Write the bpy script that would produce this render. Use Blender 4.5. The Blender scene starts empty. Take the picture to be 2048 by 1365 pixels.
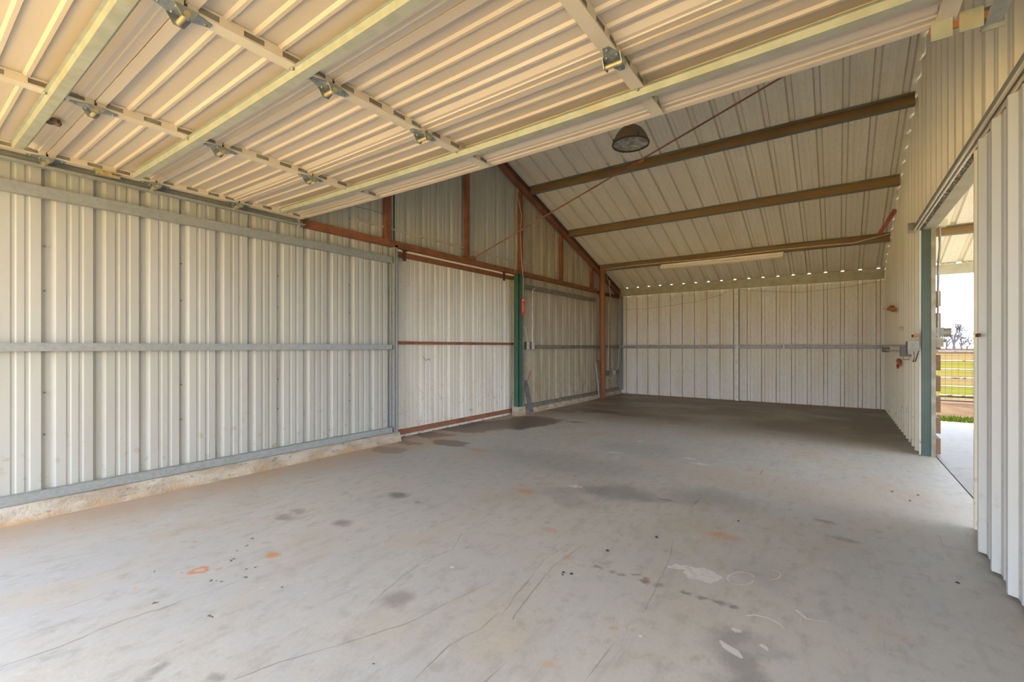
import bpy, math, random
from mathutils import Vector, Matrix
random.seed(7)
sc = bpy.context.scene
COL = sc.collection

# ------------------------------------------------------------------ camera
FPX, YAW, HC = 907.0, math.radians(35.66), 1.31
cd = bpy.data.cameras.new('camera'); cam = bpy.data.objects.new('camera', cd); COL.objects.link(cam)
cam.location = (0, 0, HC); cam.rotation_euler = (math.pi/2, 0, YAW)
cd.sensor_width = 36; cd.lens = FPX/2048*36; cd.shift_y = 11.5/2048; cd.clip_start = .02; cd.clip_end = 2000
sc.camera = cam
# ------------------------------------------------------------------ world, sun, exposure
sc.view_settings.view_transform = 'Standard'; sc.view_settings.look = 'None'
sc.view_settings.gamma = 1; sc.view_settings.use_curve_mapping = False
sc.view_settings.exposure = 2.85
sc.cycles.diffuse_bounces = 9; sc.cycles.max_bounces = 10; sc.cycles.use_denoising = True
sc.cycles.sample_clamp_indirect = 6
SKY, SUN = 1.0, 6.0
W = bpy.data.worlds.new('sky'); sc.world = W; W.use_nodes = True
n = W.node_tree.nodes; l = W.node_tree.links; n.clear()
tc = n.new('ShaderNodeTexCoord'); sep = n.new('ShaderNodeSeparateXYZ'); l.new(tc.outputs['Generated'], sep.inputs[0])
grad = n.new('ShaderNodeValToRGB'); l.new(sep.outputs['Z'], grad.inputs[0])
e = grad.color_ramp.elements
e[0].position = 0.0; e[0].color = (.86, 1.0, 1.18, 1); e[1].position = .6; e[1].color = (.22, .43, .86, 1)
mp = n.new('ShaderNodeMapping'); mp.inputs['Scale'].default_value = (1, 1, 3.2); l.new(tc.outputs['Generated'], mp.inputs[0])
mp.inputs['Location'].default_value = (.35, .1, .12)
nz = n.new('ShaderNodeTexNoise'); nz.inputs['Scale'].default_value = 3.4; nz.inputs['Detail'].default_value = 7; nz.inputs['Roughness'].default_value = .55
l.new(mp.outputs[0], nz.inputs['Vector'])
cr = n.new('ShaderNodeValToRGB'); cr.color_ramp.elements[0].position = .40; cr.color_ramp.elements[1].position = .58
l.new(nz.outputs['Fac'], cr.inputs[0])
mx = n.new('ShaderNodeMix'); mx.data_type = 'RGBA'; l.new(cr.outputs[0], mx.inputs['Factor'])
l.new(grad.outputs[0], mx.inputs['A']); mx.inputs['B'].default_value = (1.05, 1.12, 1.22, 1)
bg = n.new('ShaderNodeBackground'); bg.inputs['Strength'].default_value = SKY; l.new(mx.outputs['Result'], bg.inputs[0])
wo = n.new('ShaderNodeOutputWorld'); l.new(bg.outputs[0], wo.inputs[0])
sd = bpy.data.lights.new('sun', 'SUN'); sun = bpy.data.objects.new('sun', sd); COL.objects.link(sun)
sd.energy = SUN; sd.angle = math.radians(.6); sd.color = (1, .93, .82)
SD = Vector((-.35, .79, 1.0)).normalized()          # towards the sun
sun.location = (-6, 16, 20); sun.rotation_euler = SD.to_track_quat('Z', 'Y').to_euler()

# ------------------------------------------------------------------ helpers
def at(px, py, **k):
    """the point a pixel of the photograph shows on the plane x=, y= or z="""
    u = (px-1024)/FPX; v = (694-py)/FPX
    d = Vector((-math.sin(YAW)+math.cos(YAW)*u, math.cos(YAW)+math.sin(YAW)*u, v))
    if 'x' in k: t = k['x']/d.x
    elif 'y' in k: t = k['y']/d.y
    else: t = (k['z']-HC)/d.z
    return Vector((d.x*t, d.y*t, HC+d.z*t))

class MB:
    def __init__(s): s.v = []; s.f = []; s.m = []; s.sm = []
    def add(s, vs, fs, mi=0, smooth=False):
        o = len(s.v); s.v += [tuple(p) for p in vs]
        for f in fs: s.f.append([o+i for i in f]); s.m.append(mi); s.sm.append(smooth)
        return s
    def box(s, a, b, mi=0):
        (x0, y0, z0), (x1, y1, z1) = a, b
        if x0 > x1: x0, x1 = x1, x0
        if y0 > y1: y0, y1 = y1, y0
        if z0 > z1: z0, z1 = z1, z0
        v = [(x0,y0,z0),(x1,y0,z0),(x1,y1,z0),(x0,y1,z0),(x0,y0,z1),(x1,y0,z1),(x1,y1,z1),(x0,y1,z1)]
        return s.add(v, [(0,3,2,1),(4,5,6,7),(0,1,5,4),(1,2,6,5),(2,3,7,6),(3,0,4,7)], mi)
    def bar(s, p, q, w, h, up=(0,0,1), mi=0, off=(0,0)):
        p, q = Vector(p), Vector(q); d = (q-p).normalized(); up = Vector(up)
        r = d.cross(up).normalized(); u = r.cross(d).normalized()
        v = []
        for c in (p, q):
            for a, b in ((-1,-1),(1,-1),(1,1),(-1,1)):
                v.append(c+r*(a*w/2+off[0])+u*(b*h/2+off[1]))
        return s.add(v, [(3,2,1,0),(4,5,6,7),(0,1,5,4),(1,2,6,5),(2,3,7,6),(3,0,4,7)], mi)
    def tube(s, pts, r, k=8, mi=0, caps=True):
        pts = [Vector(p) for p in pts]; N = len(pts); vs = []; fs = []
        ref = None
        for i, p in enumerate(pts):
            d = (pts[min(i+1, N-1)]-pts[max(i-1, 0)]).normalized()
            if ref is None: ref = d.orthogonal().normalized()
            ref = (ref-d*ref.dot(d)).normalized(); b = d.cross(ref)
            rr = r[i] if isinstance(r, (list, tuple)) else r
            for j in range(k):
                a = 2*math.pi*j/k; vs.append(p+(ref*math.cos(a)+b*math.sin(a))*rr)
        for i in range(N-1):
            for j in range(k):
                fs.append((i*k+j, i*k+(j+1) % k, (i+1)*k+(j+1) % k, (i+1)*k+j))
        s.add(vs, fs, mi, True)
        if caps:
            s.add([vs[j] for j in range(k)], [tuple(reversed(range(k)))], mi)
            s.add([vs[(N-1)*k+j] for j in range(k)], [tuple(range(k))], mi)
        return s
    def lathe(s, prof, c, k=24, mi=0, axis=None):
        vs = []; fs = []; M = len(prof)
        Q = Vector(axis).normalized().to_track_quat('Z', 'Y').to_matrix() if axis else Matrix.Identity(3)
        for r, z in prof:
            for j in range(k):
                a = 2*math.pi*j/k; vs.append(Vector(c)+Q @ Vector((r*math.cos(a), r*math.sin(a), z)))
        for i in range(M-1):
            for j in range(k): fs.append((i*k+j, i*k+(j+1) % k, (i+1)*k+(j+1) % k, (i+1)*k+j))
        return s.add(vs, fs, mi, True)
    def strip(s, prof, fn, a0, a1, seg=1, mi=0, mis=None):
        """sweep an open profile [(p,q)] along a from a0 to a1; fn(a,p,q)->xyz"""
        N = len(prof); vs = []
        for k in range(seg+1):
            a = a0+(a1-a0)*k/seg
            vs += [fn(a, p, q) for p, q in prof]
        o = len(s.v); s.v += [tuple(p) for p in vs]
        for k in range(seg):
            for i in range(N-1):
                s.f.append([o+k*N+i, o+k*N+i+1, o+(k+1)*N+i+1, o+(k+1)*N+i]); s.m.append(mis[i] if mis else mi); s.sm.append(False)
        return s
    def warp(s, fn): s.v = [tuple(fn(Vector(p))) for p in s.v]; return s
    def mesh(s, name, mats):
        me = bpy.data.meshes.new(name); me.from_pydata(s.v, [], s.f)
        for m in (mats if isinstance(mats, (list, tuple)) else [mats]): me.materials.append(m)
        me.polygons.foreach_set('material_index', s.m); me.polygons.foreach_set('use_smooth', s.sm); me.update()
        return me
    def build(s, name, mats, parent=None, **k):
        o = bpy.data.objects.new(name, s.mesh(name, mats)); COL.objects.link(o)
        if parent: o.parent = parent
        for a, b in k.items(): o[a] = b
        return o

def tag(o, label=None, category=None, group=None, kind=None):
    for a, b in (('label', label), ('category', category), ('group', group), ('kind', kind)):
        if b: o[a] = b
    return o
def empty(name, loc=(0,0,0), **k):
    o = bpy.data.objects.new(name, None); COL.objects.link(o); o.location = loc; o.empty_display_size = .1
    for a, b in k.items(): o[a] = b
    return o
def arc(c, r, a0, a1, u, v, k=6):
    c, u, v = Vector(c), Vector(u), Vector(v)
    return [c+u*(r*math.cos(a0+(a1-a0)*i/k))+v*(r*math.sin(a0+(a1-a0)*i/k)) for i in range(k+1)]

# ------------------------------------------------------------------ materials
def mat(name, col, rough=.55, metal=0, var=None, vscale=3., vstretch=(1,1,1), vpos=(.4,.6), fine=None, bump=0, bscale=60, spec=.5, extra=None):
    """principled; colour varied by noise towards var (real dirt, rust or oxide on the thing)"""
    m = bpy.data.materials.new(name); m.use_nodes = True; t = m.node_tree; n, l = t.nodes, t.links
    b = n['Principled BSDF']; b.inputs['Roughness'].default_value = rough; b.inputs['Metallic'].default_value = metal
    b.inputs['Specular IOR Level'].default_value = spec
    g = n.new('ShaderNodeNewGeometry')
    rgb = n.new('ShaderNodeRGB'); rgb.outputs[0].default_value = (*col, 1); cur = rgb.outputs[0]
    def layer(cur, c2, scale, stretch, pos, detail=5):
        mp = n.new('ShaderNodeMapping'); mp.inputs['Scale'].default_value = stretch; l.new(g.outputs['Position'], mp.inputs[0])
        z = n.new('ShaderNodeTexNoise'); z.inputs['Scale'].default_value = scale; z.inputs['Detail'].default_value = detail
        l.new(mp.outputs[0], z.inputs['Vector'])
        r = n.new('ShaderNodeMapRange'); r.inputs['From Min'].default_value = pos[0]; r.inputs['From Max'].default_value = pos[1]
        l.new(z.outputs['Fac'], r.inputs['Value'])
        x = n.new('ShaderNodeMix'); x.data_type = 'RGBA'; l.new(r.outputs[0], x.inputs['Factor']); l.new(cur, x.inputs['A']); x.inputs['B'].default_value = (*c2, 1)
        return x.outputs['Result']
    if var: cur = layer(cur, var, vscale, vstretch, vpos)
    if fine: cur = layer(cur, fine[0], fine[1], fine[2], fine[3])
    if extra: cur = extra(n, l, g, cur, layer, b)
    l.new(cur, b.inputs['Base Color'])
    if bump:
        z = n.new('ShaderNodeTexNoise'); z.inputs['Scale'].default_value = bscale; z.inputs['Detail'].default_value = 4; l.new(g.outputs['Position'], z.inputs['Vector'])
        bp = n.new('ShaderNodeBump'); bp.inputs['Strength'].default_value = bump; bp.inputs['Distance'].default_value = .01
        l.new(z.outputs['Fac'], bp.inputs['Height']); l.new(bp.outputs[0], b.inputs['Normal'])
    return m

def low_dirt(h0, h1, c2, scale=18, pos=(.5, .72)):
    """splashed soil specks and bloom that thin out with height"""
    def f(n, l, g, cur, layer, b):
        sp = n.new('ShaderNodeSeparateXYZ'); l.new(g.outputs['Position'], sp.inputs[0])
        r = n.new('ShaderNodeMapRange'); r.inputs['From Min'].default_value = h0; r.inputs['From Max'].default_value = h1
        r.inputs['To Min'].default_value = 1; r.inputs['To Max'].default_value = 0; l.new(sp.outputs['Z'], r.inputs['Value'])
        z = n.new('ShaderNodeTexNoise'); z.inputs['Scale'].default_value = scale; z.inputs['Detail'].default_value = 6; l.new(g.outputs['Position'], z.inputs['Vector'])
        q = n.new('ShaderNodeMapRange'); q.inputs['From Min'].default_value = pos[0]; q.inputs['From Max'].default_value = pos[1]; l.new(z.outputs['Fac'], q.inputs['Value'])
        mu = n.new('ShaderNodeMath'); mu.operation = 'MULTIPLY'; l.new(r.outputs[0], mu.inputs[0]); l.new(q.outputs[0], mu.inputs[1])
        x = n.new('ShaderNodeMix'); x.data_type = 'RGBA'; l.new(mu.outputs[0], x.inputs['Factor']); l.new(cur, x.inputs['A']); x.inputs['B'].default_value = (*c2, 1)
        return x.outputs['Result']
    return f

M = {}
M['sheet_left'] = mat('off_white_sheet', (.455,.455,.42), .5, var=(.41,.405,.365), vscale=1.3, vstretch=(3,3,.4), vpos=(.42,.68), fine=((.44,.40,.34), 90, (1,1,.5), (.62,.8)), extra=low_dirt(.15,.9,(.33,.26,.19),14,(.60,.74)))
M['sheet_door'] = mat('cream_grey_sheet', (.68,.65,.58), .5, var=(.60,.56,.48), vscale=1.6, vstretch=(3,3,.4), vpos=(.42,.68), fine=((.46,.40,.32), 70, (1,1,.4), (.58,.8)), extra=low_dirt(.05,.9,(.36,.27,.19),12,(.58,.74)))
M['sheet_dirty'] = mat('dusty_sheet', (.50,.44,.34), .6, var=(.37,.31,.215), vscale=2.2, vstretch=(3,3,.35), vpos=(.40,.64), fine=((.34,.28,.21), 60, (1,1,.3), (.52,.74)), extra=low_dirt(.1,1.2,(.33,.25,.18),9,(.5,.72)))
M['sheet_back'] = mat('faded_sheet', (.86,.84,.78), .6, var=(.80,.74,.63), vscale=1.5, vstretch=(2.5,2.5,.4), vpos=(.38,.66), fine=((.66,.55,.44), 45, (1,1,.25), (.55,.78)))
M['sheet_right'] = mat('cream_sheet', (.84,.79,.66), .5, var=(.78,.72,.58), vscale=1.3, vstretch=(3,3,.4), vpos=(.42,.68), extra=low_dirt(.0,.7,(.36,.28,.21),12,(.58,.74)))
M['sheet_slide'] = mat('pale_grey_sheet', (.56,.57,.57), .45, var=(.51,.52,.51), vscale=1.4, vstretch=(3,3,.4), vpos=(.45,.7), extra=low_dirt(.0,.7,(.42,.34,.26),12,(.6,.74)))
M['roof'] = mat('roof_sheet', (.88,.84,.72), .55, var=(.82,.77,.64), vscale=1.1, vstretch=(2.5,.6,1), vpos=(.4,.68), fine=((.70,.64,.50), 50, (1,.2,1), (.55,.8)))
M['purlin_web'] = mat('zinc_web_tan_bounce', (.30,.185,.075), .6, var=(.22,.13,.05), vscale=1.6, vstretch=(.7,2,2), vpos=(.4,.7))  # galvanised web with the brown ground reflection put into its colour
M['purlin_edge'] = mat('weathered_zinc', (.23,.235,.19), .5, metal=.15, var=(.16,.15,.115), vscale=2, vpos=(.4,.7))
M['galv'] = mat('galvanised_steel', (.34,.36,.355), .48, metal=.25, var=(.30,.315,.305), vscale=30, vpos=(.4,.62), fine=((.28,.25,.20), 12, (1,1,1), (.62,.85)))
M['galv_dark'] = mat('dull_galvanised_steel', (.25,.245,.21), .5, metal=.25, var=(.18,.16,.13), vscale=7, vpos=(.4,.62))
M['galv_pale'] = mat('bright_galvanised_steel', (.43,.45,.37), .42, metal=.2, var=(.37,.39,.31), vscale=14, vpos=(.4,.62), fine=((.45,.36,.20), 5, (1,1,1), (.6,.75)))
M['eave'] = mat('pale_green_galvanised_steel', (.46,.44,.33), .5, metal=.15, var=(.38,.35,.26), vscale=6, vpos=(.4,.65))
M['rust'] = mat('red_oxide_steel', (.28,.105,.05), .7, var=(.19,.075,.04), vscale=5, vpos=(.4,.64), fine=((.34,.16,.08), 40, (1,1,1), (.55,.75)), bump=.15)
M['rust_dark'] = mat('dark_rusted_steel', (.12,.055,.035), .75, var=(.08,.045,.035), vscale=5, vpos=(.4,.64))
M['rust_pipe'] = mat('rusty_pipe', (.33,.13,.06), .65, var=(.26,.10,.05), vscale=4, vstretch=(1,1,.4), vpos=(.4,.64), bump=.1)
M['green'] = mat('green_paint', (.035,.115,.075), .4, var=(.05,.13,.095), vscale=5, vpos=(.4,.65))
M['door_cream'] = mat('cream_door_steel', (.58,.505,.42), .42, var=(.54,.455,.35), vscale=1.4, vstretch=(.5,2,1), vpos=(.4,.65), fine=((.60,.48,.35), 35, (.3,1,1), (.64,.82)))
M['door_stile'] = mat('cream_stile_steel', (.61,.545,.44), .42, var=(.55,.475,.36), vscale=3, vpos=(.45,.7))
M['dark'] = mat('dark_void', (.03,.025,.02), .8)
M['zinc'] = mat('zinc_plated_hinge', (.33,.37,.38), .38, metal=.5, var=(.24,.27,.28), vscale=30, vpos=(.4,.62))
M['brass'] = mat('yellow_zinc', (.52,.44,.26), .35, metal=.5, var=(.42,.34,.18), vscale=30, vpos=(.4,.62))
M['conduit'] = mat('conduit', (.66,.64,.59), .4, metal=.3, var=(.52,.49,.43), vscale=10, vpos=(.45,.65))
M['conc_curb'] = mat('rough_curb_concrete', (.50,.45,.37), .85, var=(.38,.31,.23), vscale=4, vstretch=(1,1,2.5), vpos=(.42,.6), fine=((.22,.19,.15), 22, (1,.5,1.5), (.60,.70)), bump=.7, bscale=45, extra=low_dirt(0.0,.06,(.46,.28,.13),6,(.35,.6)))
M['white_plastic'] = mat('white_plastic', (.75,.74,.70), .4, var=(.66,.63,.56), vscale=10)
M['grey_box'] = mat('grey_cast_metal', (.21,.205,.19), .5, metal=.2, var=(.16,.155,.14), vscale=25)
M['fixture'] = mat('cream_enamel', (.93,.86,.72), .4, var=(.86,.76,.60), vscale=6, vpos=(.45,.7))
M['tube_glass'] = mat('unlit_fluorescent_tube', (.78,.72,.62), .25)
M['lamp_shell'] = mat('dusty_copper_shade', (.30,.20,.12), .5, metal=.3, var=(.22,.19,.13), vscale=9, vpos=(.4,.62))
M['lamp_rim'] = mat('dark_bronze_rim', (.13,.09,.06), .5, metal=.4)
M['lens'] = mat('speckled_lens', (.55,.55,.50), .18, metal=.35, var=(.33,.32,.26), vscale=16, vpos=(.42,.6), fine=((.10,.09,.07), 60, (1,1,1), (.64,.7)))
M['red'] = mat('red_tag_plastic', (.75,.03,.02), .4)
M['red_faded'] = mat('faded_red', (.42,.09,.06), .6, var=(.5,.25,.18), vscale=60, vpos=(.45,.6))
M['orange'] = mat('orange_twine', (.72,.25,.05), .7)
M['wood'] = mat('brown_stained_board', (.22,.115,.055), .7, var=(.15,.08,.04), vscale=8, vstretch=(1,.3,2), vpos=(.4,.65))
M['wood_grey'] = mat('weathered_board', (.17,.165,.16), .8, var=(.11,.10,.09), vscale=8, vpos=(.4,.65))
M['mud'] = mat('dried_mud', (.24,.17,.11), .95, var=(.12,.08,.05), vscale=60, vpos=(.4,.6), bump=.8)
M['pale_strip'] = mat('pale_header_board', (.55,.53,.40), .55, var=(.48,.42,.28), vscale=4, vpos=(.45,.7))
M['foil'] = mat('crumpled_closure', (.12,.105,.085), .7, var=(.40,.37,.32), vscale=40, vpos=(.52,.62))
M['wire'] = mat('pale_cable', (.55,.50,.42), .5)
M['dark_wire'] = mat('dark_wire', (.07,.06,.055), .5)
M['screw'] = mat('screw_head', (.16,.13,.11), .5, metal=.4)
M['white_paint'] = mat('spilled_white_paint', (.63,.62,.59), .6, var=(.52,.50,.46), vscale=25, vpos=(.5,.7))
M['debris'] = mat('dark_crumbs', (.05,.045,.04), .8)
M['hood'] = mat('white_track_cover', (.5,.44,.33), .5)

# ------------------------------------------------------------------ building geometry
XL, XR, YB, YF = -5.05, .83, 12.22, -1.35
YR = 5.76                                    # ridge
def zr(y): return 2.93+.335*(YB-y) if y >= YR else 2.93+.335*(YB-YR)-.335*(YR-y)
def zp(y): return zr(y)-.15
PITCH = .3048
def rprof(s0, s1, phase, h=.032, hm=.005, sl=.026):
    pts = []
    k0 = math.floor((s0-phase)/PITCH)-1; k1 = math.ceil((s1-phase)/PITCH)+1
    for k in range(k0, k1+1):
        b = phase+k*PITCH
        pts += [(b, 0), (b+sl, h), (b+.084-sl, h), (b+.084, 0)]
        for c in (.084+.0736, .084+.1472): pts += [(b+c-.017, 0), (b+c-.007, hm), (b+c+.007, hm), (b+c+.017, 0)]
    out = []
    for i in range(len(pts)-1):
        (a, da), (b, db) = pts[i], pts[i+1]
        if b <= s0 or a >= s1: continue
        def lerp(s): return da+(db-da)*(s-a)/(b-a)
        if a <= s0: out.append((s0, lerp(s0)))
        elif not out: out.append((a, da))
        out.append((min(b, s1), lerp(min(b, s1))))
    return out
def sheets(root, name, s0, s1, phase, m, fn, z0, z1, width=3*PITCH, lap=.02, crest_drop=0, start=None, h=.032, sl=.026):
    """3 ft ribbed sheets from s0 to s1; fn(s, d, z) -> xyz; z0/z1 numbers or functions of s"""
    f0 = z0 if callable(z0) else (lambda s: z0)
    f1 = z1 if callable(z1) else (lambda s: z1)
    first = start if start is not None else phase+.01
    k = math.floor((s0-first)/width); res = []; i = 0
    while first+k*width < s1-1e-4:
        a = max(s0, first+k*width); b = min(s1, first+(k+1)*width+lap); k += 1
        if b-a < .008: continue
        pr = rprof(a, b, phase, h=h, sl=sl); off = .0018 if i % 2 else 0; i += 1
        if f0(0) is None: continue
        mb = MB(); N = len(pr)
        vs = [fn(s, d+off, f0(s)) for s, d in pr]+[fn(s, d+off, f1(s)-(crest_drop*d/.032)) for s, d in pr]
        mb.add(vs, [(j, j+1, N+j+1, N+j) for j in range(N-1)])
        if isinstance(m, list):
            mb.m = [1 if abs(pr[j+1][1]-pr[j][1]) > .02 else 0 for j in range(N-1)]
        res.append(mb.build(name, m, root))
    return res

# ---- floor
def floor_material(name, full=True, k=1.):
    m = bpy.data.materials.new(name); m.use_nodes = True; t = m.node_tree; n, l = t.nodes, t.links
    b = n['Principled BSDF']; g = n.new('ShaderNodeNewGeometry'); P = g.outputs['Position']
    def noise(scale, stretch=(1,1,1), detail=5, rough=.55, src=P):
        mp = n.new('ShaderNodeMapping'); mp.inputs['Scale'].default_value = stretch; l.new(src, mp.inputs[0])
        z = n.new('ShaderNodeTexNoise'); z.inputs['Scale'].default_value = scale; z.inputs['Detail'].default_value = detail; z.inputs['Roughness'].default_value = rough
        l.new(mp.outputs[0], z.inputs['Vector']); return z
    def rng(src, a, b_, c=0, d=1):
        r = n.new('ShaderNodeMapRange'); r.interpolation_type = 'SMOOTHSTEP'
        for k, v in zip(('From Min','From Max','To Min','To Max'), (a, b_, c, d)): r.inputs[k].default_value = v
        l.new(src, r.inputs['Value']); return r.outputs[0]
    def mix(cur, c2, fac):
        x = n.new('ShaderNodeMix'); x.data_type = 'RGBA'; l.new(fac, x.inputs['Factor']); l.new(cur, x.inputs['A'])
        if isinstance(c2, tuple): x.inputs['B'].default_value = (*c2, 1)
        else: l.new(c2, x.inputs['B'])
        return x.outputs['Result']
    def math_(op, a, b_):
        x = n.new('ShaderNodeMath'); x.operation = op
        for i, v in enumerate((a, b_)):
            if isinstance(v, (int, float)): x.inputs[i].default_value = v
            else: l.new(v, x.inputs[i])
        return x.outputs[0]
    rgb = n.new('ShaderNodeRGB'); rgb.outputs[0].default_value = (.495, .485, .45, 1); cur = rgb.outputs[0]
    K = k
    cur = mix(cur, (.45, .45, .445), rng(noise(.55, (1.2,.8,1)).outputs['Fac'], .40, .62))
    cur = mix(cur, (.47, .43, .37), rng(noise(1.3, (1.4,.8,1)).outputs['Fac'], .48, .70))
    cur = mix(cur, (.385, .37, .345), rng(noise(7, (1.6,.35,1), 8, .65).outputs['Fac'], .50, .78))       # trowel streaks along the bay
    cur = mix(cur, (.52, .51, .48), rng(noise(22, (1.6,.2,1), 6, .7).outputs['Fac'], .54, .80))
    cur = mix(cur, (.36, .345, .32), rng(noise(11, (1,.7,1), 8, .7).outputs['Fac'], .48, .74))
    cur = mix(cur, (.62, .61, .58), rng(noise(16, (1,.6,1), 8, .75).outputs['Fac'], .56, .80))
    cur = mix(cur, (.30, .285, .27), rng(noise(150, (1,1,1), 3).outputs['Fac'], .63, .75))
    rough = None
    if full:
        dn = noise(2.3, detail=6); ds = n.new('ShaderNodeVectorMath'); ds.operation = 'SUBTRACT'; ds.inputs[1].default_value = (.5,.5,.5); l.new(dn.outputs['Color'], ds.inputs[0])
        dm = n.new('ShaderNodeVectorMath'); dm.operation = 'SCALE'; dm.inputs['Scale'].default_value = .75; l.new(ds.outputs[0], dm.inputs[0])
        pd = n.new('ShaderNodeVectorMath'); pd.operation = 'ADD'; l.new(P, pd.inputs[0]); l.new(dm.outputs[0], pd.inputs[1]); PD = pd.outputs[0]
        dn2 = noise(14, detail=4); ds2 = n.new('ShaderNodeVectorMath'); ds2.operation = 'SUBTRACT'; ds2.inputs[1].default_value = (.5,.5,.5); l.new(dn2.outputs['Color'], ds2.inputs[0])
        dm2 = n.new('ShaderNodeVectorMath'); dm2.operation = 'SCALE'; dm2.inputs['Scale'].default_value = .09; l.new(ds2.outputs[0], dm2.inputs[0])
        pd2 = n.new('ShaderNodeVectorMath'); pd2.operation = 'ADD'; l.new(P, pd2.inputs[0]); l.new(dm2.outputs[0], pd2.inputs[1]); PE = pd2.outputs[0]
        def spot(px, py, rx, ry, src, lo=.55, hi=1.1, amp=1.):
            c = at(px, py, z=0)
            a = n.new('ShaderNodeVectorMath'); a.operation = 'SUBTRACT'; l.new(src, a.inputs[0]); a.inputs[1].default_value = (c.x, c.y, 0)
            s = n.new('ShaderNodeVectorMath'); s.operation = 'MULTIPLY'; l.new(a.outputs[0], s.inputs[0]); s.inputs[1].default_value = (1/rx, 1/ry, 0)
            q = n.new('ShaderNodeVectorMath'); q.operation = 'LENGTH'; l.new(s.outputs[0], q.inputs[0])
            return rng(q.outputs['Value'], lo, hi, amp, 0)
        def union(lst):
            o = lst[0]
            for x in lst[1:]: o = math_('MAXIMUM', o, x)
            return o
        sx = n.new('ShaderNodeSeparateXYZ'); l.new(PD, sx.inputs[0])
        # dusty soil along the curb on the left and towards the back corner
        d1 = rng(sx.outputs['X'], -4.95, -4.0, .75, 0)
        cur = mix(cur, (.47, .335, .22), d1)
        # brown dirt over the rear third
        d2 = rng(sx.outputs['Y'], 6.9, 8.6, 0, 1)
        d2 = math_('MULTIPLY', d2, rng(noise(.8, detail=6).outputs['Fac'], .30, .62, .35, .95))
        cur = mix(cur, (.25, .215, .185), d2)
        d3 = rng(sx.outputs['Y'], 11.1, 11.9, 0, .6); cur = mix(cur, (.26, .17, .10), d3)
        # broad oily grey areas
        o = union([spot(1120, 925, 1.2, .6, PD, .2, 1.2, .3), spot(1280, 900, .8, .5, PD, .2, 1.2, .2), spot(1240, 985, .5, .25, PD, .3, 1.2, .55), spot(1420, 1000, .5, .4, PD, .3, 1.2, .35),
                   spot(1130, 990, .35, .25, PD, .4, 1.2, .3), spot(1470, 1290, .16, .16, PD, .2, 1.3, .5), spot(1470, 1345, .16, .14, PD, .3, 1.2, .55), spot(1520, 1150, .35, .2, PD, .3, 1.2, .15)])
        cur = mix(cur, (.16, .158, .155), o)
        o = union([spot(1500, 960, 1.3, .5, PD, .2, 1.2, .5), spot(1760, 1000, .7, .8, PD, .2, 1.2, .4)])  # warm sheen towards the doorway, painted into the floor colour
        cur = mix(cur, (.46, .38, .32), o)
        # dark spots
        sp = [(797,991,.13,.10,.8),(685,1047,.10,.08,.6),(570,1035,.12,.07,.5),(595,1023,.11,.07,.45),(798,1197,.10,.10,.5),(1195,1135,.035,.03,.6),(1225,1143,.035,.03,.55),(1245,1150,.04,.03,.6),(1290,1163,.045,.04,.8),
              (1318,1172,.03,.03,.5),(1372,1186,.04,.03,.7),(1405,1197,.04,.03,.7),(1435,1206,.04,.03,.65),(1466,1214,.04,.03,.7),(835,1005,.05,.04,.5),(315,1340,.04,.04,.5),(430,1358,.04,.04,.5),(290,1358,.04,.04,.4),(1690,1080,.12,.05,.45),(1270,1148,.03,.02,.6),
              (1650,1043,.09,.05,.5),(1330,1000,.11,.03,.6)]
        cur = mix(cur, (.16, .14, .125), union([spot(a, b_, c, d, PE, .25, 1.15, e) for a, b_, c, d, e in sp]))
        dr = [(420,1162),(433,1162),(444,1163),(495,1155),(490,1140),(494,1091),(502,1078),(476,1102),(470,1118),(464,1121),(310,1207),(420,1232),(425,1233),(310,1143),(560,1176),(512,1136),(1125,1150),(745,1330)]
        cur = mix(cur, (.07, .06, .055), union([spot(a, b_, .011, .009, PE, .6, 1.1, .85) for a, b_ in dr]))
        # rust rings and tan blots
        ru = [(545,1111,.07,.06,.8),(390,1084,.035,.02,.6),(440,1137,.02,.025,.7),(368,1145,.02,.015,.7),(270,1179,.02,.015,.5),(360,1284,.01,.01,.8),(315,1318,.008,.008,.8),(1293,1160,.02,.02,.5),(1230,1257,.03,.03,.5),(1052,983,.10,.08,.6),(880,880,.3,.15,.5),
              (1445,1073,.17,.08,.5),(1135,1115,.05,.04,.4),(1100,1060,.10,.05,.4),(1100,1330,.05,.04,.4),(950,900,.25,.1,.45)]
        cur = mix(cur, (.52, .24, .10), union([spot(a, b_, c, d, PE, .3, 1.1, e) for a, b_, c, d, e in ru]))
        c = at(401, 1141, z=0); a = n.new('ShaderNodeVectorMath'); a.operation = 'DISTANCE'; l.new(PE, a.inputs[0]); a.inputs[1].default_value = (c.x, c.y, 0)
        ring = math_('SUBTRACT', rng(a.outputs['Value'], .035, .06, 1, 0), rng(a.outputs['Value'], .015, .035, .75, 0))
        cur = mix(cur, (.55, .22, .09), ring)
        # damp patches by the sliding door
        dn3 = noise(3.2, detail=5); ds3 = n.new('ShaderNodeVectorMath'); ds3.operation = 'SUBTRACT'; ds3.inputs[1].default_value = (.5,.5,.5); l.new(dn3.outputs['Color'], ds3.inputs[0])
        dm3 = n.new('ShaderNodeVectorMath'); dm3.operation = 'SCALE'; dm3.inputs['Scale'].default_value = .55; l.new(ds3.outputs[0], dm3.inputs[0])
        pd3 = n.new('ShaderNodeVectorMath'); pd3.operation = 'ADD'; l.new(P, pd3.inputs[0]); l.new(dm3.outputs[0], pd3.inputs[1]); PW = pd3.outputs[0]
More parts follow.
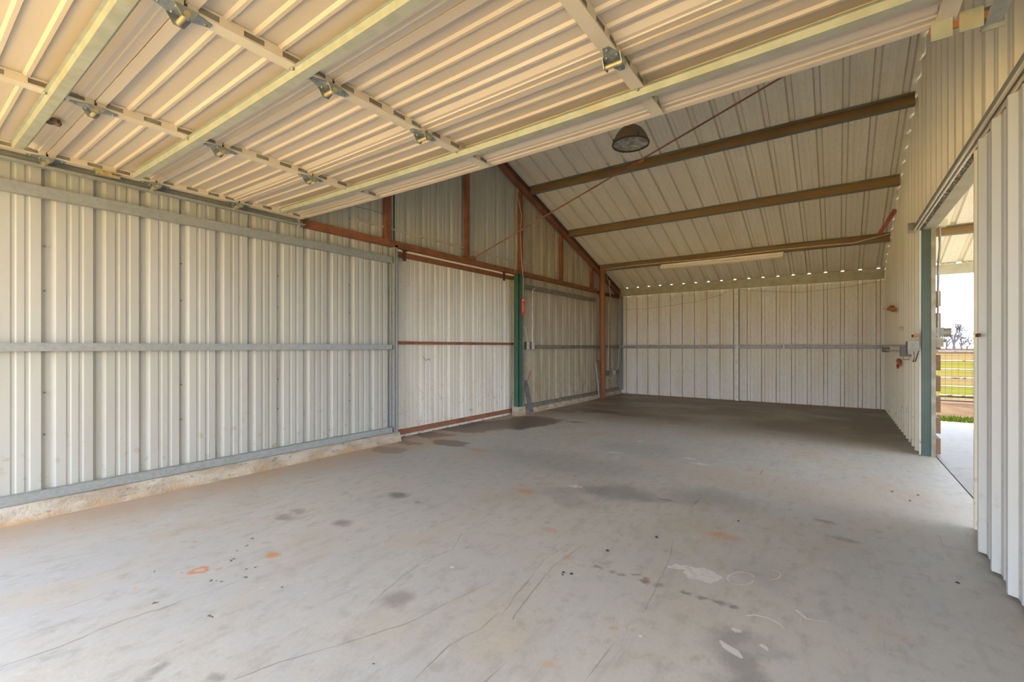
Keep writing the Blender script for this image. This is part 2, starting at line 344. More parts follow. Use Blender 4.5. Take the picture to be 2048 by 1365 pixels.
        wet = union([spot(a_, b_, c_, d_, PW, .7, .95, e_) for a_, b_, c_, d_, e_ in ((1065,842,.62,.62,1),(1020,850,.6,.6,1),(965,852,.6,.5,.95),(895,888,.36,.20,.9),(850,868,.55,.2,.75),(920,858,.55,.3,.9),(800,885,.4,.12,.6),(1190,822,.6,.32,.95),(1250,828,.7,.32,.95),(1118,822,.4,.25,.8),(1255,800,.8,.45,.9),(1215,812,.7,.35,.8),(1150,845,.2,.1,.7),(1690,832,.8,.4,.8),(1620,822,.5,.3,.6),(1500,812,1.6,.25,.6),(1395,806,1.3,.25,.6),(775,900,.35,.14,.5),(1760,862,.5,.3,.5))])
        cur = mix(cur, (.15, .11, .085), wet)
        # hairline cracks
        v = n.new('ShaderNodeTexVoronoi'); v.feature = 'DISTANCE_TO_EDGE'; v.inputs['Scale'].default_value = .42; l.new(PD, v.inputs['Vector'])
        ck = rng(v.outputs['Distance'], .0012, .004, .7, 0)
        cur = mix(cur, (.20, .17, .15), math_('MULTIPLY', ck, rng(noise(1.1).outputs['Fac'], .60, .68)))
        # scratches
        wv = n.new('ShaderNodeTexNoise'); wv.inputs['Scale'].default_value = 7; wv.inputs['Detail'].default_value = 2
        mp = n.new('ShaderNodeMapping'); mp.inputs['Scale'].default_value = (6, .16, 1); mp.inputs['Rotation'].default_value = (0, 0, .35); l.new(P, mp.inputs[0]); l.new(mp.outputs[0], wv.inputs['Vector'])
        cur = mix(cur, (.20, .17, .15), math_('MULTIPLY', rng(wv.outputs['Fac'], .70, .74), rng(noise(.7).outputs['Fac'], .45, .6, 0, .8)))
        # small white flecks
        cur = mix(cur, (.75, .74, .72), math_('MULTIPLY', rng(noise(70, detail=1).outputs['Fac'], .795, .81), .9))
        rough = rng(wet, .0, 1, .62, .42)
    if rough is None: b.inputs['Roughness'].default_value = .55
    else: l.new(rough, b.inputs['Roughness'])
    b.inputs['Specular IOR Level'].default_value = .45 if full else .15
    if K != 1: cur = mix(cur, (.10,.06,.025), math_('ADD', 1-K, 0))
    l.new(cur, b.inputs['Base Color'])
    z = noise(60, (1,.5,1), 5); bp = n.new('ShaderNodeBump'); bp.inputs['Strength'].default_value = .12; bp.inputs['Distance'].default_value = .01
    l.new(z.outputs['Fac'], bp.inputs['Height']); l.new(bp.outputs[0], b.inputs['Normal'])
    return m
FM = floor_material('main_slab_concrete'); FM2 = floor_material('side_slab_concrete', False, .52)
XJ = .955
tag(MB().box((-5.2, YF, -.25), (XJ-.006, YB+.1, 0)).build('floor', FM), 'worn grey concrete slab of the enclosed bay, stained and scuffed', 'floor', kind='structure')
f2 = MB(); f2.box((XJ+.006, YF, -.25), (7.2, 7.36, -.002)); f2.box((XJ+.006, 7.372, -.25), (7.2, 10.9, -.004))
tag(f2.build('floor.001', FM2), 'pale concrete slab of the open bay past the doorway', 'floor', kind='structure')
M['joint'] = mat('joint_filler', (.05,.04,.035), .9)
tag(MB().box((XJ-.006, YF, -.2), (XJ+.006, 10.9, -.008)).build('trim_1', M['joint']), 'dark control joint between the two slabs at the doorway', 'joint', kind='structure')

# ---- outside ground
gm = mat('dry_pasture', (.13,.09,.05), .95, var=(.10,.09,.03), vscale=.12, vpos=(.4,.6), fine=((.07,.08,.015), .5, (1,2,1), (.48,.64)), spec=0.0)
g = MB(); R = 700
g.add([(-R,-R,-.12),(R,-R,-.12),(R,R,-.12),(-R,R,-.12)], [(0,1,2,3)])
tag(g.build('ground', gm), 'flat dry pasture with green and straw coloured bands around the barn', 'ground', kind='structure')
am = mat('pale_drive_gravel', (.70,.49,.20), .95, var=(.62,.42,.16), vscale=1.5, vpos=(.4,.6), bump=.5, spec=0.0)
tag(MB().box((-16, -22, -.3), (12, YF-.02, -.03)).build('ground.001', am), 'sandy tan driveway in front of the barn entrance', 'ground', kind='structure')
dm = mat('bare_red_soil', (0.0485, 0.0307, 0.0194), .95, var=(0.0582, 0.0405, 0.0267), vscale=2.5, vpos=(.4,.6), fine=((0.0265, 0.0279, 0.0088), 2.2, (.5,2,1), (.58,.66)), bump=.4, spec=0.0)
tag(MB().box((XJ, 10.92, -.3), (14, 16.6, -.06)).build('ground.002', dm), 'bare reddish soil between the slab edge and the pipe gate', 'ground', kind='structure')
# field bands: mown strips of differing crop
for nm, c1, c2, y0, y1, lb in (('ground.003', (0.0360, 0.0423, 0.0042), (0.0508, 0.0445, 0.0095), 17.5, 23, 'bright green grass strip just past the pipe gate'),
                           ('ground.004', (0.0571, 0.0360, 0.0181), (0.0550, 0.0423, 0.0148), 23, 31, 'bare tan strip between two green bands of pasture'),
                           ('ground.005', (0.0423, 0.0423, 0.0053), (0.0592, 0.0466, 0.0116), 31, 58, 'yellow green band of pasture in mid field'),
                           ('ground.006', (0.0636, 0.0445, 0.0158), (0.0550, 0.0381, 0.0158), 58, 120, 'straw coloured far pasture below the trees'),
                           ('ground.007', (0.0276, 0.0181, 0.0137), (0.0339, 0.0211, 0.0148), 120, 420, 'brown ploughed strip along the horizon')):
    mm = mat('field_'+nm[-1], c1, .95, var=c2, vscale=.6, vstretch=(.3,1.5,1), vpos=(.4,.6), spec=0.0)
    tag(MB().box((-90, y0, -.2), (200 if y1 > 100 else 90, y1, -.075 if y1 < 60 else -.06)).build(nm, mm), lb, 'field', kind='structure')

# ---- walls
wl = empty('wall_left', (XL, YF, 0), kind='structure', label='tall off-white ribbed steel gable wall with rusty frame above', category='wall')
def off(root): return Vector(root.location)
def lw(x0): return lambda s, d, z: (x0-d-XL, s-YF, z)
PH = .733
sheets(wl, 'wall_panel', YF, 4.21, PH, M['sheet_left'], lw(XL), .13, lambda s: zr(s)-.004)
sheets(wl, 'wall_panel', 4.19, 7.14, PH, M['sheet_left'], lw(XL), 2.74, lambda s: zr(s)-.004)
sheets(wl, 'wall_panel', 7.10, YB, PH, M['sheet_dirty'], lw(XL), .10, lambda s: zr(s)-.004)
sc_ = MB()
for k in range(-2, 38):
    y = PH+k*PITCH+.02
    if 4.15 < y < 7.1: continue
    for z in (.17, .62, .95, 1.30, 1.75, 2.1, 2.51, 2.95):
        if (k % 3 and z not in (.17, 1.30, 2.51)): continue
        sc_.add([(v[0], v[1], v[2]) for v in [(XL-.012-XL, y-.006-YF, z-.006), (-.012, y+.006-YF, z-.006), (-.012, y+.006-YF, z+.006), (-.012, y-.006-YF, z+.006), (.004, y-YF, z)]], [(0,1,4),(1,2,4),(2,3,4),(3,0,4)])
sc_.build('screw_head', M['screw'], wl, kind='stuff')

wb = empty('wall_back', (XL, YB, 0), kind='structure', label='faded beige ribbed steel wall at the far end', category='wall')
M['sheet_back_rib'] = mat('browner_rib_flank', (.50,.40,.31), .75, var=(.64,.56,.48), vscale=6, vstretch=(1,1,.3), vpos=(.45,.65))  # rib flanks in a darker, browner tone than the flats
M['roof_rib'] = mat('darker_roof_rib', (.66,.61,.50), .7)  # back slope rib flanks slightly darker than the sheet
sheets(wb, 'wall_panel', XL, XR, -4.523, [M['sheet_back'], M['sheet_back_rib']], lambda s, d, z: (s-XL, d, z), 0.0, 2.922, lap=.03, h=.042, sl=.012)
wr = empty('wall_right', (XR, YF, 0), kind='structure', label='cream ribbed steel partition on the doorway side', category='wall')
rw = lambda s, d, z: (-d, s-YF, z)
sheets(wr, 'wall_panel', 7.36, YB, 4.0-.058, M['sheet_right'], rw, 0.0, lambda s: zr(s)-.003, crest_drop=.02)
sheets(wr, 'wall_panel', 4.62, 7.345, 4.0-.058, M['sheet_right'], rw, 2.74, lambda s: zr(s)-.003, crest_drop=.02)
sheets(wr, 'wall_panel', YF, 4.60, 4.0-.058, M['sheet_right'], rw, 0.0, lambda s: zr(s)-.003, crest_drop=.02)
wf = empty('wall_front', (XL, YF, 0), kind='structure', label='narrow jambs and header around the overhead door opening', category='wall')
o = MB(); o.box((XL-.02,YF-.12,0), (-4.98,YF,2.66)); o.box((.60,YF-.12,0), (XR+.03,YF,2.66)); o.box((XL-.02,YF-.12,2.66), (XR+.03,YF,2.71))
o.warp(lambda p: p-off(wf)).build('jamb_frame', M['sheet_left'], wf)

# ---- roof
def roof(root, x0, x1):
    L = math.hypot(YB+.006-YR, .335*(YB+.006-YR)); c, s_ = (YB+.006-YR)/L, .335*(YB+.006-YR)/L
    o = off(root)
    def f(s, d, a):   # a: distance down from ridge on the back slope
        return Vector((s, YR+a*c+d*s_, zr(YR)-a*s_+d*c))-o
    def g_(s, d, a): return Vector((s, YR-a*c-d*s_, zr(YR)-a*s_+d*c))-o
    sheets(root, 'roof_panel', x0, x1, -4.523, [M['roof'], M['roof_rib']], f, 0, L, h=.038, sl=.018)
    sheets(root, 'roof_panel', x0, x1, -4.523, M['roof'], g_, 0, L+.75)
    MB().add([Vector(p)-o for p in ((x0,YR-.2,zr(YR)-.02),(x1,YR-.2,zr(YR)-.02),(x1,YR,zr(YR)+.055),(x0,YR,zr(YR)+.055),(x1,YR+.2,zr(YR)-.02),(x0,YR+.2,zr(YR)-.02))], [(0,1,2,3),(3,2,4,5)]).build('ridge_cap', M['roof'], root)
c1 = empty('ceiling', (XL, YR, zr(YR)), kind='structure', label='sloping underside of the ribbed steel roof over the enclosed bay', category='ceiling')
roof(c1, XL-.08, XR+.01)
c2_ = empty('ceiling.001', (XR, YR, zr(YR)), kind='structure', label='bright ribbed roof underside over the open bay', category='ceiling')
roof(c2_, XR+.02, 7.3)

# ---- purlins: Z sections square to the slope
def purlin(x0, x1, yb, label, grp, name='roof_purlin', back=True):
    sg = 1 if back else -1
    c, s_ = math.cos(math.atan(.335)), math.sin(math.atan(.335))
    o = Vector((x0, yb, zp(yb)))
    def fn(a, p, q): return Vector((a, yb+sg*(p*c+q*s_), zp(yb)-p*s_+q*c))-o
    w, hh = .055, .138
    mb = MB()
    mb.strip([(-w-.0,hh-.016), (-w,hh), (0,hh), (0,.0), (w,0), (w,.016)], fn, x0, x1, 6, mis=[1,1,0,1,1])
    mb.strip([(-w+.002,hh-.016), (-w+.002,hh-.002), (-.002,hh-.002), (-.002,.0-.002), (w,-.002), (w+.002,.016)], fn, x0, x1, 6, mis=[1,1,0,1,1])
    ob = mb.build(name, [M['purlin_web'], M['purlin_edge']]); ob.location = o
    return tag(ob, label, 'purlin', grp)
G = 'tan steel purlins under the roof'
PY = (10.78, 9.13, 7.53)
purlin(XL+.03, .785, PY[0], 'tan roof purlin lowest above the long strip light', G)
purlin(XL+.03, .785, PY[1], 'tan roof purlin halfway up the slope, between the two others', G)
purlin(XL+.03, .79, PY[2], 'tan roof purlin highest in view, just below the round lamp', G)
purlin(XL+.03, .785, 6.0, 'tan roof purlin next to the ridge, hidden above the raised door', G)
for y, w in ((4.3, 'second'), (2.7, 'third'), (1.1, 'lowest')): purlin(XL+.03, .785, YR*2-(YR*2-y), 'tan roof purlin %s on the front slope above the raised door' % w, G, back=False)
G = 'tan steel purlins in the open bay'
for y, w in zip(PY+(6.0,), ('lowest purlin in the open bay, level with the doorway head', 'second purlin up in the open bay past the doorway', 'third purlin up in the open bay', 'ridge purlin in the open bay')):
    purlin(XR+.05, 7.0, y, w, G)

def top(mb, name, mats, label, cat, grp=None, origin=None, kind=None):
    o = Vector(origin) if origin else Vector((sum(v[0] for v in mb.v)/len(mb.v), sum(v[1] for v in mb.v)/len(mb.v), min(v[2] for v in mb.v)))
    mb.warp(lambda p: p-o); ob = mb.build(name, mats); ob.location = o
    return tag(ob, label, cat, grp, kind)
# eave beams (C sections)
def cbeam(x0, x1, y, z0, z1):
    mb = MB(); mb.strip([(.05,z0+.015),(.05,z0),(0,z0),(0,z1),(.05,z1),(.05,z1-.015)], lambda a,p,q: (a, y-.005+p, q), x0, x1, 4)
    mb.strip([(.05,z0+.015),(.052,z0-.002),(-.003,z0-.002),(-.003,z1+.0),(.05,z1+.0),(.05,z1-.015)], lambda a,p,q: (a, y-.005+p, q), x0, x1, 4); return mb
top(cbeam(XL+.04, .80, YB-.07, 2.73, 2.942), 'eave_beam', M['eave'], 'pale greenish steel eave beam along the top of the far wall', 'beam')
top(cbeam(XR+.04, 7.0, YB-.07, 2.73, 2.925), 'eave_beam', M['eave'], 'steel eave beam crossing above the view of the field', 'beam')
top(cbeam(XR+.04, 7.0, YF+.03, 2.60, 2.705), 'eave_beam', M['eave'], 'steel eave beam on the front edge of the open bay', 'beam')
for x in (4.6, 6.9):
    for y in (YF+.1, YB-.0): top(MB().box((x-.06,y-.06,-.1),(x+.06,y+.06,2.60 if y < 1 else 2.73)), 'steel_post', M['galv'], 'square steel post of the open bay, at the %s edge %s from the doorway' % ('front' if y < 1 else 'field side', 'nearer' if x < 5 else 'farther'), 'post', 'open bay posts')

# ---- curb
cb = empty('baseboard_left', (-4.95, YF, 0), kind='structure', label='rough concrete curb along the foot of the left wall', category='curb')
def curb(y0, y1, w0, w1, h, seed):
    random.seed(seed); mb = MB(); N = int((y1-y0)/.08)
    ro = [[random.uniform(-1,1) for _ in range(4)] for _ in range(N+1)]
    for i in range(1, N): ro[i] = [(a+2*b+c)/4 for a, b, c in zip(ro[i-1], ro[i], ro[i+1])]
    vs = []
    for i in range(N+1):
        y = y0+(y1-y0)*i/N; r = ro[i]; w = w0+(w1-w0)*i/N
        vs += [(XL+w+.035+r[0]*.014, y, -.01), (XL+w+.008+r[1]*.012, y, h*.5), (XL+w+r[2]*.006, y, h-.012), (XL+w-.015, y, h+r[3]*.003), (XL-.06, y, h), (XL-.06, y, -.01)]
    fs = [(i*6+j, (i+1)*6+j, (i+1)*6+j+1, i*6+j+1) for i in range(N) for j in range(5)]+[(0,1,2,3,4,5), tuple(N*6+j for j in reversed(range(6)))]
    mb.add(vs, fs).warp(lambda p: p-off(cb)).build('curb_block', M['conc_curb'], cb)
curb(YF, 4.22, .115, .105, .125, 3); curb(7.2, 12.2, .12, .10, .10, 5)
top(MB().box((-5.06,7.05,-.01),(-4.86,7.22,.17)), 'post_footing', M['conc_curb'], 'small concrete footing block under the green post', 'footing')

# ---- frame members on the left wall
def tubeY(y0, y1, x0, x1, z0, z1): return MB().box((x0,y0,z0),(x1,y1,z1))
def channelY(y0, y1, xb, xf, z0, z1):   # C channel, open towards the wall
    t = .004; mb = MB(); mb.box((xf-t,y0,z0),(xf,y1,z1)); mb.box((xb,y0,z0),(xf-t,y1,z0+t)); mb.box((xb,y0,z1-t),(xf-t,y1,z1)); return mb
GR = 'galvanised girts on the left wall'
top(channelY(YF+.02, 4.12, -5.04, -4.985, 2.465, 2.55), 'wall_girt', M['galv'], 'galvanised girt running just below the track of the raised door', 'girt', GR)
top(channelY(YF+.02, 4.12, -5.04, -4.985, 1.275, 1.34), 'wall_girt', M['galv'], 'galvanised girt at mid height, left of the galvanised post', 'girt', GR)
top(channelY(YF+.02, 4.12, -5.04, -4.985, .128, .198), 'wall_girt', M['galv'], 'galvanised bottom girt on the curb left of the galvanised post', 'girt', GR)
top(channelY(7.28, 10.60, -5.04, -4.985, 2.455, 2.54), 'wall_girt', M['galv_dark'], 'dull grey upper girt between green post and rusty pipe', 'girt', GR)
top(channelY(7.28, 12.12, -5.04, -4.985, 1.27, 1.345), 'wall_girt', M['galv_dark'], 'dull grey mid height girt right of the green post', 'girt', GR)
top(channelY(7.28, 12.12, -5.04, -4.985, .10, .165), 'wall_girt', M['galv_dark'], 'dull grey bottom girt on the curb right of the green post', 'girt', GR)
top(tubeY(2.86, 10.62, -5.045, -4.965, 2.69, 2.775), 'header_girt', M['rust'], 'long rusty red girt running the length of the gable wall', 'girt')
top(tubeY(10.78, 12.12, -5.045, -4.975, 2.67, 2.745), 'header_girt', M['rust_dark'], 'short dark rusty girt between the pipe column and the far corner', 'girt')
p = MB(); p.box((-5.045,4.15,.0),(-4.965,4.154,2.72)); p.box((-5.045,4.196,.0),(-4.965,4.20,2.72)); p.box((-4.969,4.15,.0),(-4.965,4.20,2.72)); p.box((-5.05,4.13,.2),(-5.03,4.145,2.46))
top(p, 'steel_post', M['galv'], 'galvanised channel post on the left jamb of the rusty framed sliding door', 'post')
gp = empty('green_post', (-4.96,7.11,.17), label='green painted post with grey back flange and red tag, right of sliding door', category='post')
MB().box((-5.01,7.05,0.17),(-4.90,7.06,2.70)).box((-4.91,7.05,.17),(-4.90,7.17,2.70)).box((-5.01,7.16,.17),(-4.91,7.17,2.70)).warp(lambda p: p-off(gp)).build('post_face', M['green'], gp)
MB().box((-5.02,7.175,.172),(-4.90,7.235,2.685)).warp(lambda p: p-off(gp)).build('back_flange', M['galv_dark'], gp)
tagp = at(1041, 612, x=-4.89)
rt = empty('red_tag', (tagp.x, 7.175, tagp.z), label='red plastic lockout tag hanging on the green post', category='tag')
MB().box((-.004,-.045,-.17),(.004,.045,.15)).build('tag_sheet', M['red'], rt)
MB().box((.0045,-.03,-.12),(.006,-.02,.10)).box((.0045,0,-.10),(.006,.008,.05)).box((.0045,-.03,.10),(.006,.03,.125)).build('faded_print', M['white_plastic'], rt, kind='stuff')
# rafters and gable studs
def slope_bar(x, y0, y1, w, h, drop):
    return MB().bar((x,y0,zp(y0)-drop),(x,y1,zp(y1)-drop), w, h)
top(slope_bar(-4.985, YR, 12.1, .07, .075, .045), 'gable_rafter', M['rust'], 'rusty red rafter sloping down the gable to the far corner', 'rafter')
top(slope_bar(-4.985, .0, YR-.02, .07, .075, .045), 'gable_rafter', M['rust'], 'rusty red rafter on the front slope above the raised door', 'rafter')
top(slope_bar(-4.99, 5.8, 12.15, .045, .11, -.06), 'gable_closure', M['rust_dark'], 'dark steel angle closing the gap between gable rafter and roof', 'angle')
GS = 'rusty gable studs above the long girt'
for y, lb in ((4.05,'rusty gable stud above the galvanised post, nearest the raised door'), (5.69,'rusty gable stud at the foot of the diagonal rod'), (7.26,'rusty gable stud above the green post'), (8.86,'rusty gable stud between green post and pipe column'), (10.42,'shortest rusty gable stud beside the pipe column')):
    top(MB().box((-5.045,y-.04,2.775),(-4.975,y+.04,zp(y)-.125)), 'gable_stud', M['rust'], lb, 'stud', GS)
for y in (2.4, .9): top(MB().box((-5.045,y-.04,2.775),(-4.975,y+.04,zp(y)-.125)), 'gable_stud', M['rust'], 'rusty gable stud hidden above the raised door at %.1f m' % y if 0 else ('rusty gable stud above the raised door, %s' % ('farther in' if y > 2 else 'nearer the entrance')), 'stud', GS)
top(MB().tube([(-4.85,10.70,.0),(-4.85,10.70,zp(10.7)-.05)], .07, 16), 'pipe_column', M['rust_pipe'], 'round rusty pipe column standing near the far left corner', 'column')
top(MB().box((-5.04,YB-.10,.1),(-4.93,YB-.01,2.73)).box((-5.04,YB-.012,.1),(-4.9,YB-.008,2.73)), 'corner_post', M['galv'], 'pale galvanised angle post in the far left corner', 'post')

# diagonal rod
rd = empty('brace_rod', (-4.95,5.82,2.80), label='thin rusty tie rod rising diagonally from the gable girt to the roof', category='rod')
a, b_ = Vector((-4.95,5.80,2.80)), Vector((.79,5.80,4.715))
MB().tube([a-off(rd), b_-off(rd)], .011, 8).build('rod', M['rust'], rd)
q = at(1283,322,y=5.8); d = (b_-a).normalized()
MB().tube([q-d*.035-off(rd), q+d*.035-off(rd)], .02, 8).build('coupling', M['rust_pipe'], rd)
MB().box((-5.0+4.95,-.05,-.03),(-4.95+4.95,.03,.03)).build('end_plate', M['rust'], rd)
a = at(1757,470,x=.58); b_ = at(1790,420,x=.76)
top(MB().bar(at(1759,468,y=10.3), at(1790,420,x=.78), .045,.045), 'short_brace', M['red_faded'], 'short red steel brace between lowest purlin and partition wall', 'brace')

# ---- far wall details
sx = -1.975
st = MB(); st.box((sx-.05,YB-.095,.0),(sx+.03,YB-.09,2.728)); st.box((sx+.026,YB-.09,.0),(sx+.03,YB-.0,2.728), 1); st.box((sx-.05,YB-.09,.0),(sx-.046,YB,2.728))  # one side face takes a darker material than the front
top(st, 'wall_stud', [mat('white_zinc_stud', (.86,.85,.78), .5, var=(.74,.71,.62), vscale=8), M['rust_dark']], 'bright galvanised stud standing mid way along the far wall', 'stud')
def chX(x0,x1,z0,z1): t=.004; return MB().box((x0,YB-.06,z0),(x1,YB-.06+t,z1)).box((x0,YB-.056,z0),(x1,YB-.005,z0+t)).box((x0,YB-.056,z1-t),(x1,YB-.005,z1))
top(chX(-4.9, .79, 1.265, 1.345), 'wall_girt', M['galv'], 'galvanised girt across the far wall carrying the conduits', 'girt')
cd2 = empty('conduit_run', (-4.7,YB-.08,1.3), label='pair of thin steel conduits fixed along the far wall girt', category='conduit')
o = off(cd2)
up = [Vector((-4.90,11.72,.66)), Vector((-4.90,11.84,.80)), Vector((-4.90,11.88,1.20)), Vector((-4.885,11.92,1.28)), Vector((-4.84,11.99,1.335)), Vector((-4.75,12.08,1.35)), Vector((-4.6,YB-.10,1.35)), Vector((.60,YB-.10,1.35))]
MB().tube([p-o for p in up], .014, 8).build('conduit', M['conduit'], cd2)
MB().tube([Vector((-4.5,YB-.085,1.305))-o, Vector((.62,YB-.085,1.305))-o], .012, 8).build('conduit', M['conduit'], cd2)
for x in (-4.1,-2.6,-1.0,.3): MB().box(Vector((x-.012,YB-.118,1.28))-o, Vector((x+.012,YB-.07,1.37))-o).build('strap', M['zinc'], cd2)
for px, lb in ((1342,'white double outlet on the far wall girt, left of the bright stud'), (1612,'white double outlet on the far wall girt, right of the bright stud')):
    q = at(px, 693, y=YB-.09); e_ = empty('wall_outlet', (q.x, YB-.09, 1.30), label=lb, category='outlet', group='outlets on the far wall')
    MB().box((-.06,-.02,-.035),(.06,.02,.035)).build('outlet_box', M['grey_box'], e_)
    MB().box((-.052,-.026,-.028),(.052,-.0205,.028)).build('cover_plate', M['white_plastic'], e_)
    for s in (-1, 1): MB().box((s*.024-.012,-.028,-.014),(s*.024+.012,-.0262,.014)).build('socket', M['dark'], e_)
e_ = empty('junction_box', (-4.92,11.68,.61), label='grey junction box low in the far left corner at the foot of the conduit', category='electrical box')
MB().box((-.05,-.08,-.07),(.06,.08,.07)).build('box_body', M['grey_box'], e_); MB().box((-.04,-.084,-.06),(.05,-.0805,.06)).build('box_cover', M['conduit'], e_)
tw = MB()
tw.tube([(-4.93,11.35,zp(11.3)+.0),(-4.95,11.35,2.9),(-4.93,11.4,2.62),(-4.92,11.25,2.42),(-4.92,11.22,1.0),(-4.92,11.22,.66)], .014, 6)
top(tw, 'conduit_pipe', M['conduit'], 'thin steel conduit dropping down the left wall behind the pipe column', 'conduit')
tw = MB(); tw.tube([(-4.87,10.785,zp(10.78)-.02),(-4.86,10.78,2.8),(-4.87,10.77,2.6)], .010, 6)
top(tw, 'conduit_pipe', M['conduit'], 'short bent conduit beside the head of the pipe column', 'conduit')
e_ = empty('junction_box', (-4.93,11.22,.62), label='small grey switch box on the left wall behind the pipe column', category='electrical box')
MB().box((-.03,-.04,-.08),(.03,.04,.06)).build('box_body', M['grey_box'], e_); MB().tube([(0,.02,-.08),(.01,.05,-.15),(.01,.25,-.16),(.02,.42,-.06)], .011, 6).build('flexible_conduit', M['conduit'], e_)
top(MB().tube([(-4.92,11.3,.98),(-4.90,11.38,.9),(-4.9,11.5,.72),(-4.9,11.6,.64)], .006, 5), 'loose_cable', M['wire'], 'loose pale cable curling above the low junction box', 'cable')
# conduit clipped under the lowest purlin
y = PY[0]-.07
top(MB().tube([(-4.93,11.33,2.98),(-4.9,11.1,zp(11.1)-.03),(-4.75,y,zp(y)-.02)]+[(-4.55+i*.6, y, zp(y)-.005+.012*math.sin(i*1.3)) for i in range(9)]+[(.6,y,zp(y)+.05),(.78,y,zp(y)+.09)], .010, 6), 'purlin_cable', M['conduit'], 'pale cable running along the lowest purlin above the strip light', 'cable')

# ---- sliding door in the left wall
d2 = empty('door_2', (-5.13,4.0,.0), kind='structure', label='white ribbed sliding door in a rusty frame in the left wall', category='door')
o = off(d2)
sheets(d2, 'door_panel', 3.9, 7.35, PH+.02, M['sheet_door'], lambda s, d, z: Vector((-5.13-d, s, z))-o, -.012, 2.66)
for z0, z1 in ((2.60,2.675), (1.345,1.388), (.045,.115)):
    MB().box((-5.128,4.02,z0),(-5.09,7.2,z1)).warp(lambda p: p-o).build('frame_rail', M['rust'], d2)
for y in (4.42, 6.83):
    MB().box((-5.089,y-.03,2.55),(-5.082,y+.03,2.74)).box((-5.089,y-.05,2.69),(-5.06,y+.05,2.71)).warp(lambda p: p-o).build('hanger', M['rust_dark'], d2)
tag(MB().box((-5.30,3.6,-.15),(-5.2,7.6,.002)).build('floor.002', M['conc_curb']), 'concrete sill outside the rusty framed sliding door', 'floor', kind='structure')
top(MB().box((-5.42,3.6,2.60),(-5.40,7.6,2.96)).box((-5.42,3.6,2.94),(-5.03,7.6,2.96)).box((-5.42,3.58,2.6),(-5.09,3.6,2.96)).box((-5.42,7.6,2.6),(-5.09,7.62,2.96)), 'trim_2', M['hood'], 'pale track cover outside, glimpsed through the gap above the sliding door', 'trim', kind='structure')
top(MB().box((-5.17,7.16,0),(-5.055,7.2,2.96)).box((-5.17,4.0,0),(-5.055,4.04,2.96)), 'trim_3', M['sheet_dirty'], 'outer jamb flashing beside the rusty framed sliding door', 'trim', kind='structure')
top(MB().tube([(-5.08,4.78,1.16),(-5.06,4.82,1.10),(-5.05,4.88,1.13),(-5.07,4.9,1.10)], .004, 5), 'wire_scrap', M['dark_wire'], 'bent scrap of wire low on the sliding door', 'wire')

# ---- things on the left wall beyond the green post
def lbox(px, py, lb, mi='grey_box'):
    q = at(px, py, x=-4.95); e_ = empty('junction_box', q, label=lb, category='electrical box', group='boxes on the girt by the green post')
    MB().box((-.03,-.055,-.075),(.035,.055,.075)).build('box_body', M[mi], e_)
    MB().box((.0355,-.05,-.07),(.04,.05,.07)).build('cover_plate', M['conduit'], e_)
    return q
q1 = lbox(1053, 692, 'grey electrical box on the girt next to the green post')
q2 = lbox(1063, 692, 'grey electrical box on the girt, farther from the green post')
top(MB().tube([(-4.93,q2.y,q2.z+.07),(-4.93,q2.y,2.40)]+arc((-4.93,q2.y+.08,2.40),.08,math.pi,math.pi/2,(0,1,0),(0,0,1))), .011, 6) if 0 else top(MB().tube([(-4.93,q2.y,q2.z+.07),(-4.93,q2.y,2.36)]+arc((-4.93,q2.y+.10,2.38),.10,math.pi,math.pi/2,(0,1,0),(0,0,1)), .011, 6), 'conduit_pipe', M['conduit'], 'thin conduit rising from the girt box to the upper girt', 'conduit')
top(MB().tube([(-4.92,q1.y,q1.z+.07),(-4.9,q1.y-.08,q1.z+.25),(-4.9,q1.y-.17,q1.z+.38)], .008, 6), 'loose_cable', M['wire'], 'pale cable stub poking up beside the green post', 'cable')
top(MB().tube([at(1037,375,x=-4.9), at(1035,390,x=-4.9), at(1043,430,x=-4.9), at(1041,470,x=-4.9), at(1043,520,x=-4.9), at(1047,560,x=-4.9), at(1046,600,x=-4.89)], .006, 5), 'hanging_cable', M['wire'], 'thin pale cable hanging down the gable stud above the green post', 'cable')
top(MB().tube([at(1030,545,x=-4.94), at(1031,520,x=-4.94), at(1033,508,x=-4.94), at(1034,505,x=-4.94), at(1034,520,x=-4.94)], .006, 5), 'wire_hook', M['wire'], 'bent wire hook hanging left of the green post head', 'hook')
top(MB().tube([at(1062,742,x=-5.04), at(1059,752,x=-5.03), at(1055,764,x=-5.04)], .008, 5), 'red_strap', M['red_faded'], 'short red strap hanging on the wall beyond the green post', 'strap')
top(MB().tube([at(1048,776,x=-4.93), at(1053,779,x=-4.9), at(1057,776,x=-4.9), at(1058,782,x=-4.92), at(1054,785,x=-4.92)], .016, 6), 'red_valve', M['red_faded'], 'small red tap low on the wall beyond the green post', 'tap')
q = at(1047, 829, x=-4.78)
top(MB().bar((q.x,7.32,.0),(-4.90,7.27,.62),.09,.03,up=(0,1,0)).box((-4.94,7.25,.60),(-4.88,7.30,.66)), 'leaning_board', M['wood_grey'], 'weathered grey board leaning at the foot of the green post', 'board')
top(MB().tube([(-4.76,10.52,.0),(-4.84,10.44,.98)], .016, 6), 'leaning_pipe', M['rust'], 'thin rusty pipe leaning against the wall before the pipe column', 'pipe')
top(MB().tube([(-4.80,10.40,.05),(-4.87,10.36,.9)],.02,6), 'leaning_stake', M['galv'], 'pale grey stake leaning behind the thin rusty pipe', 'stake')
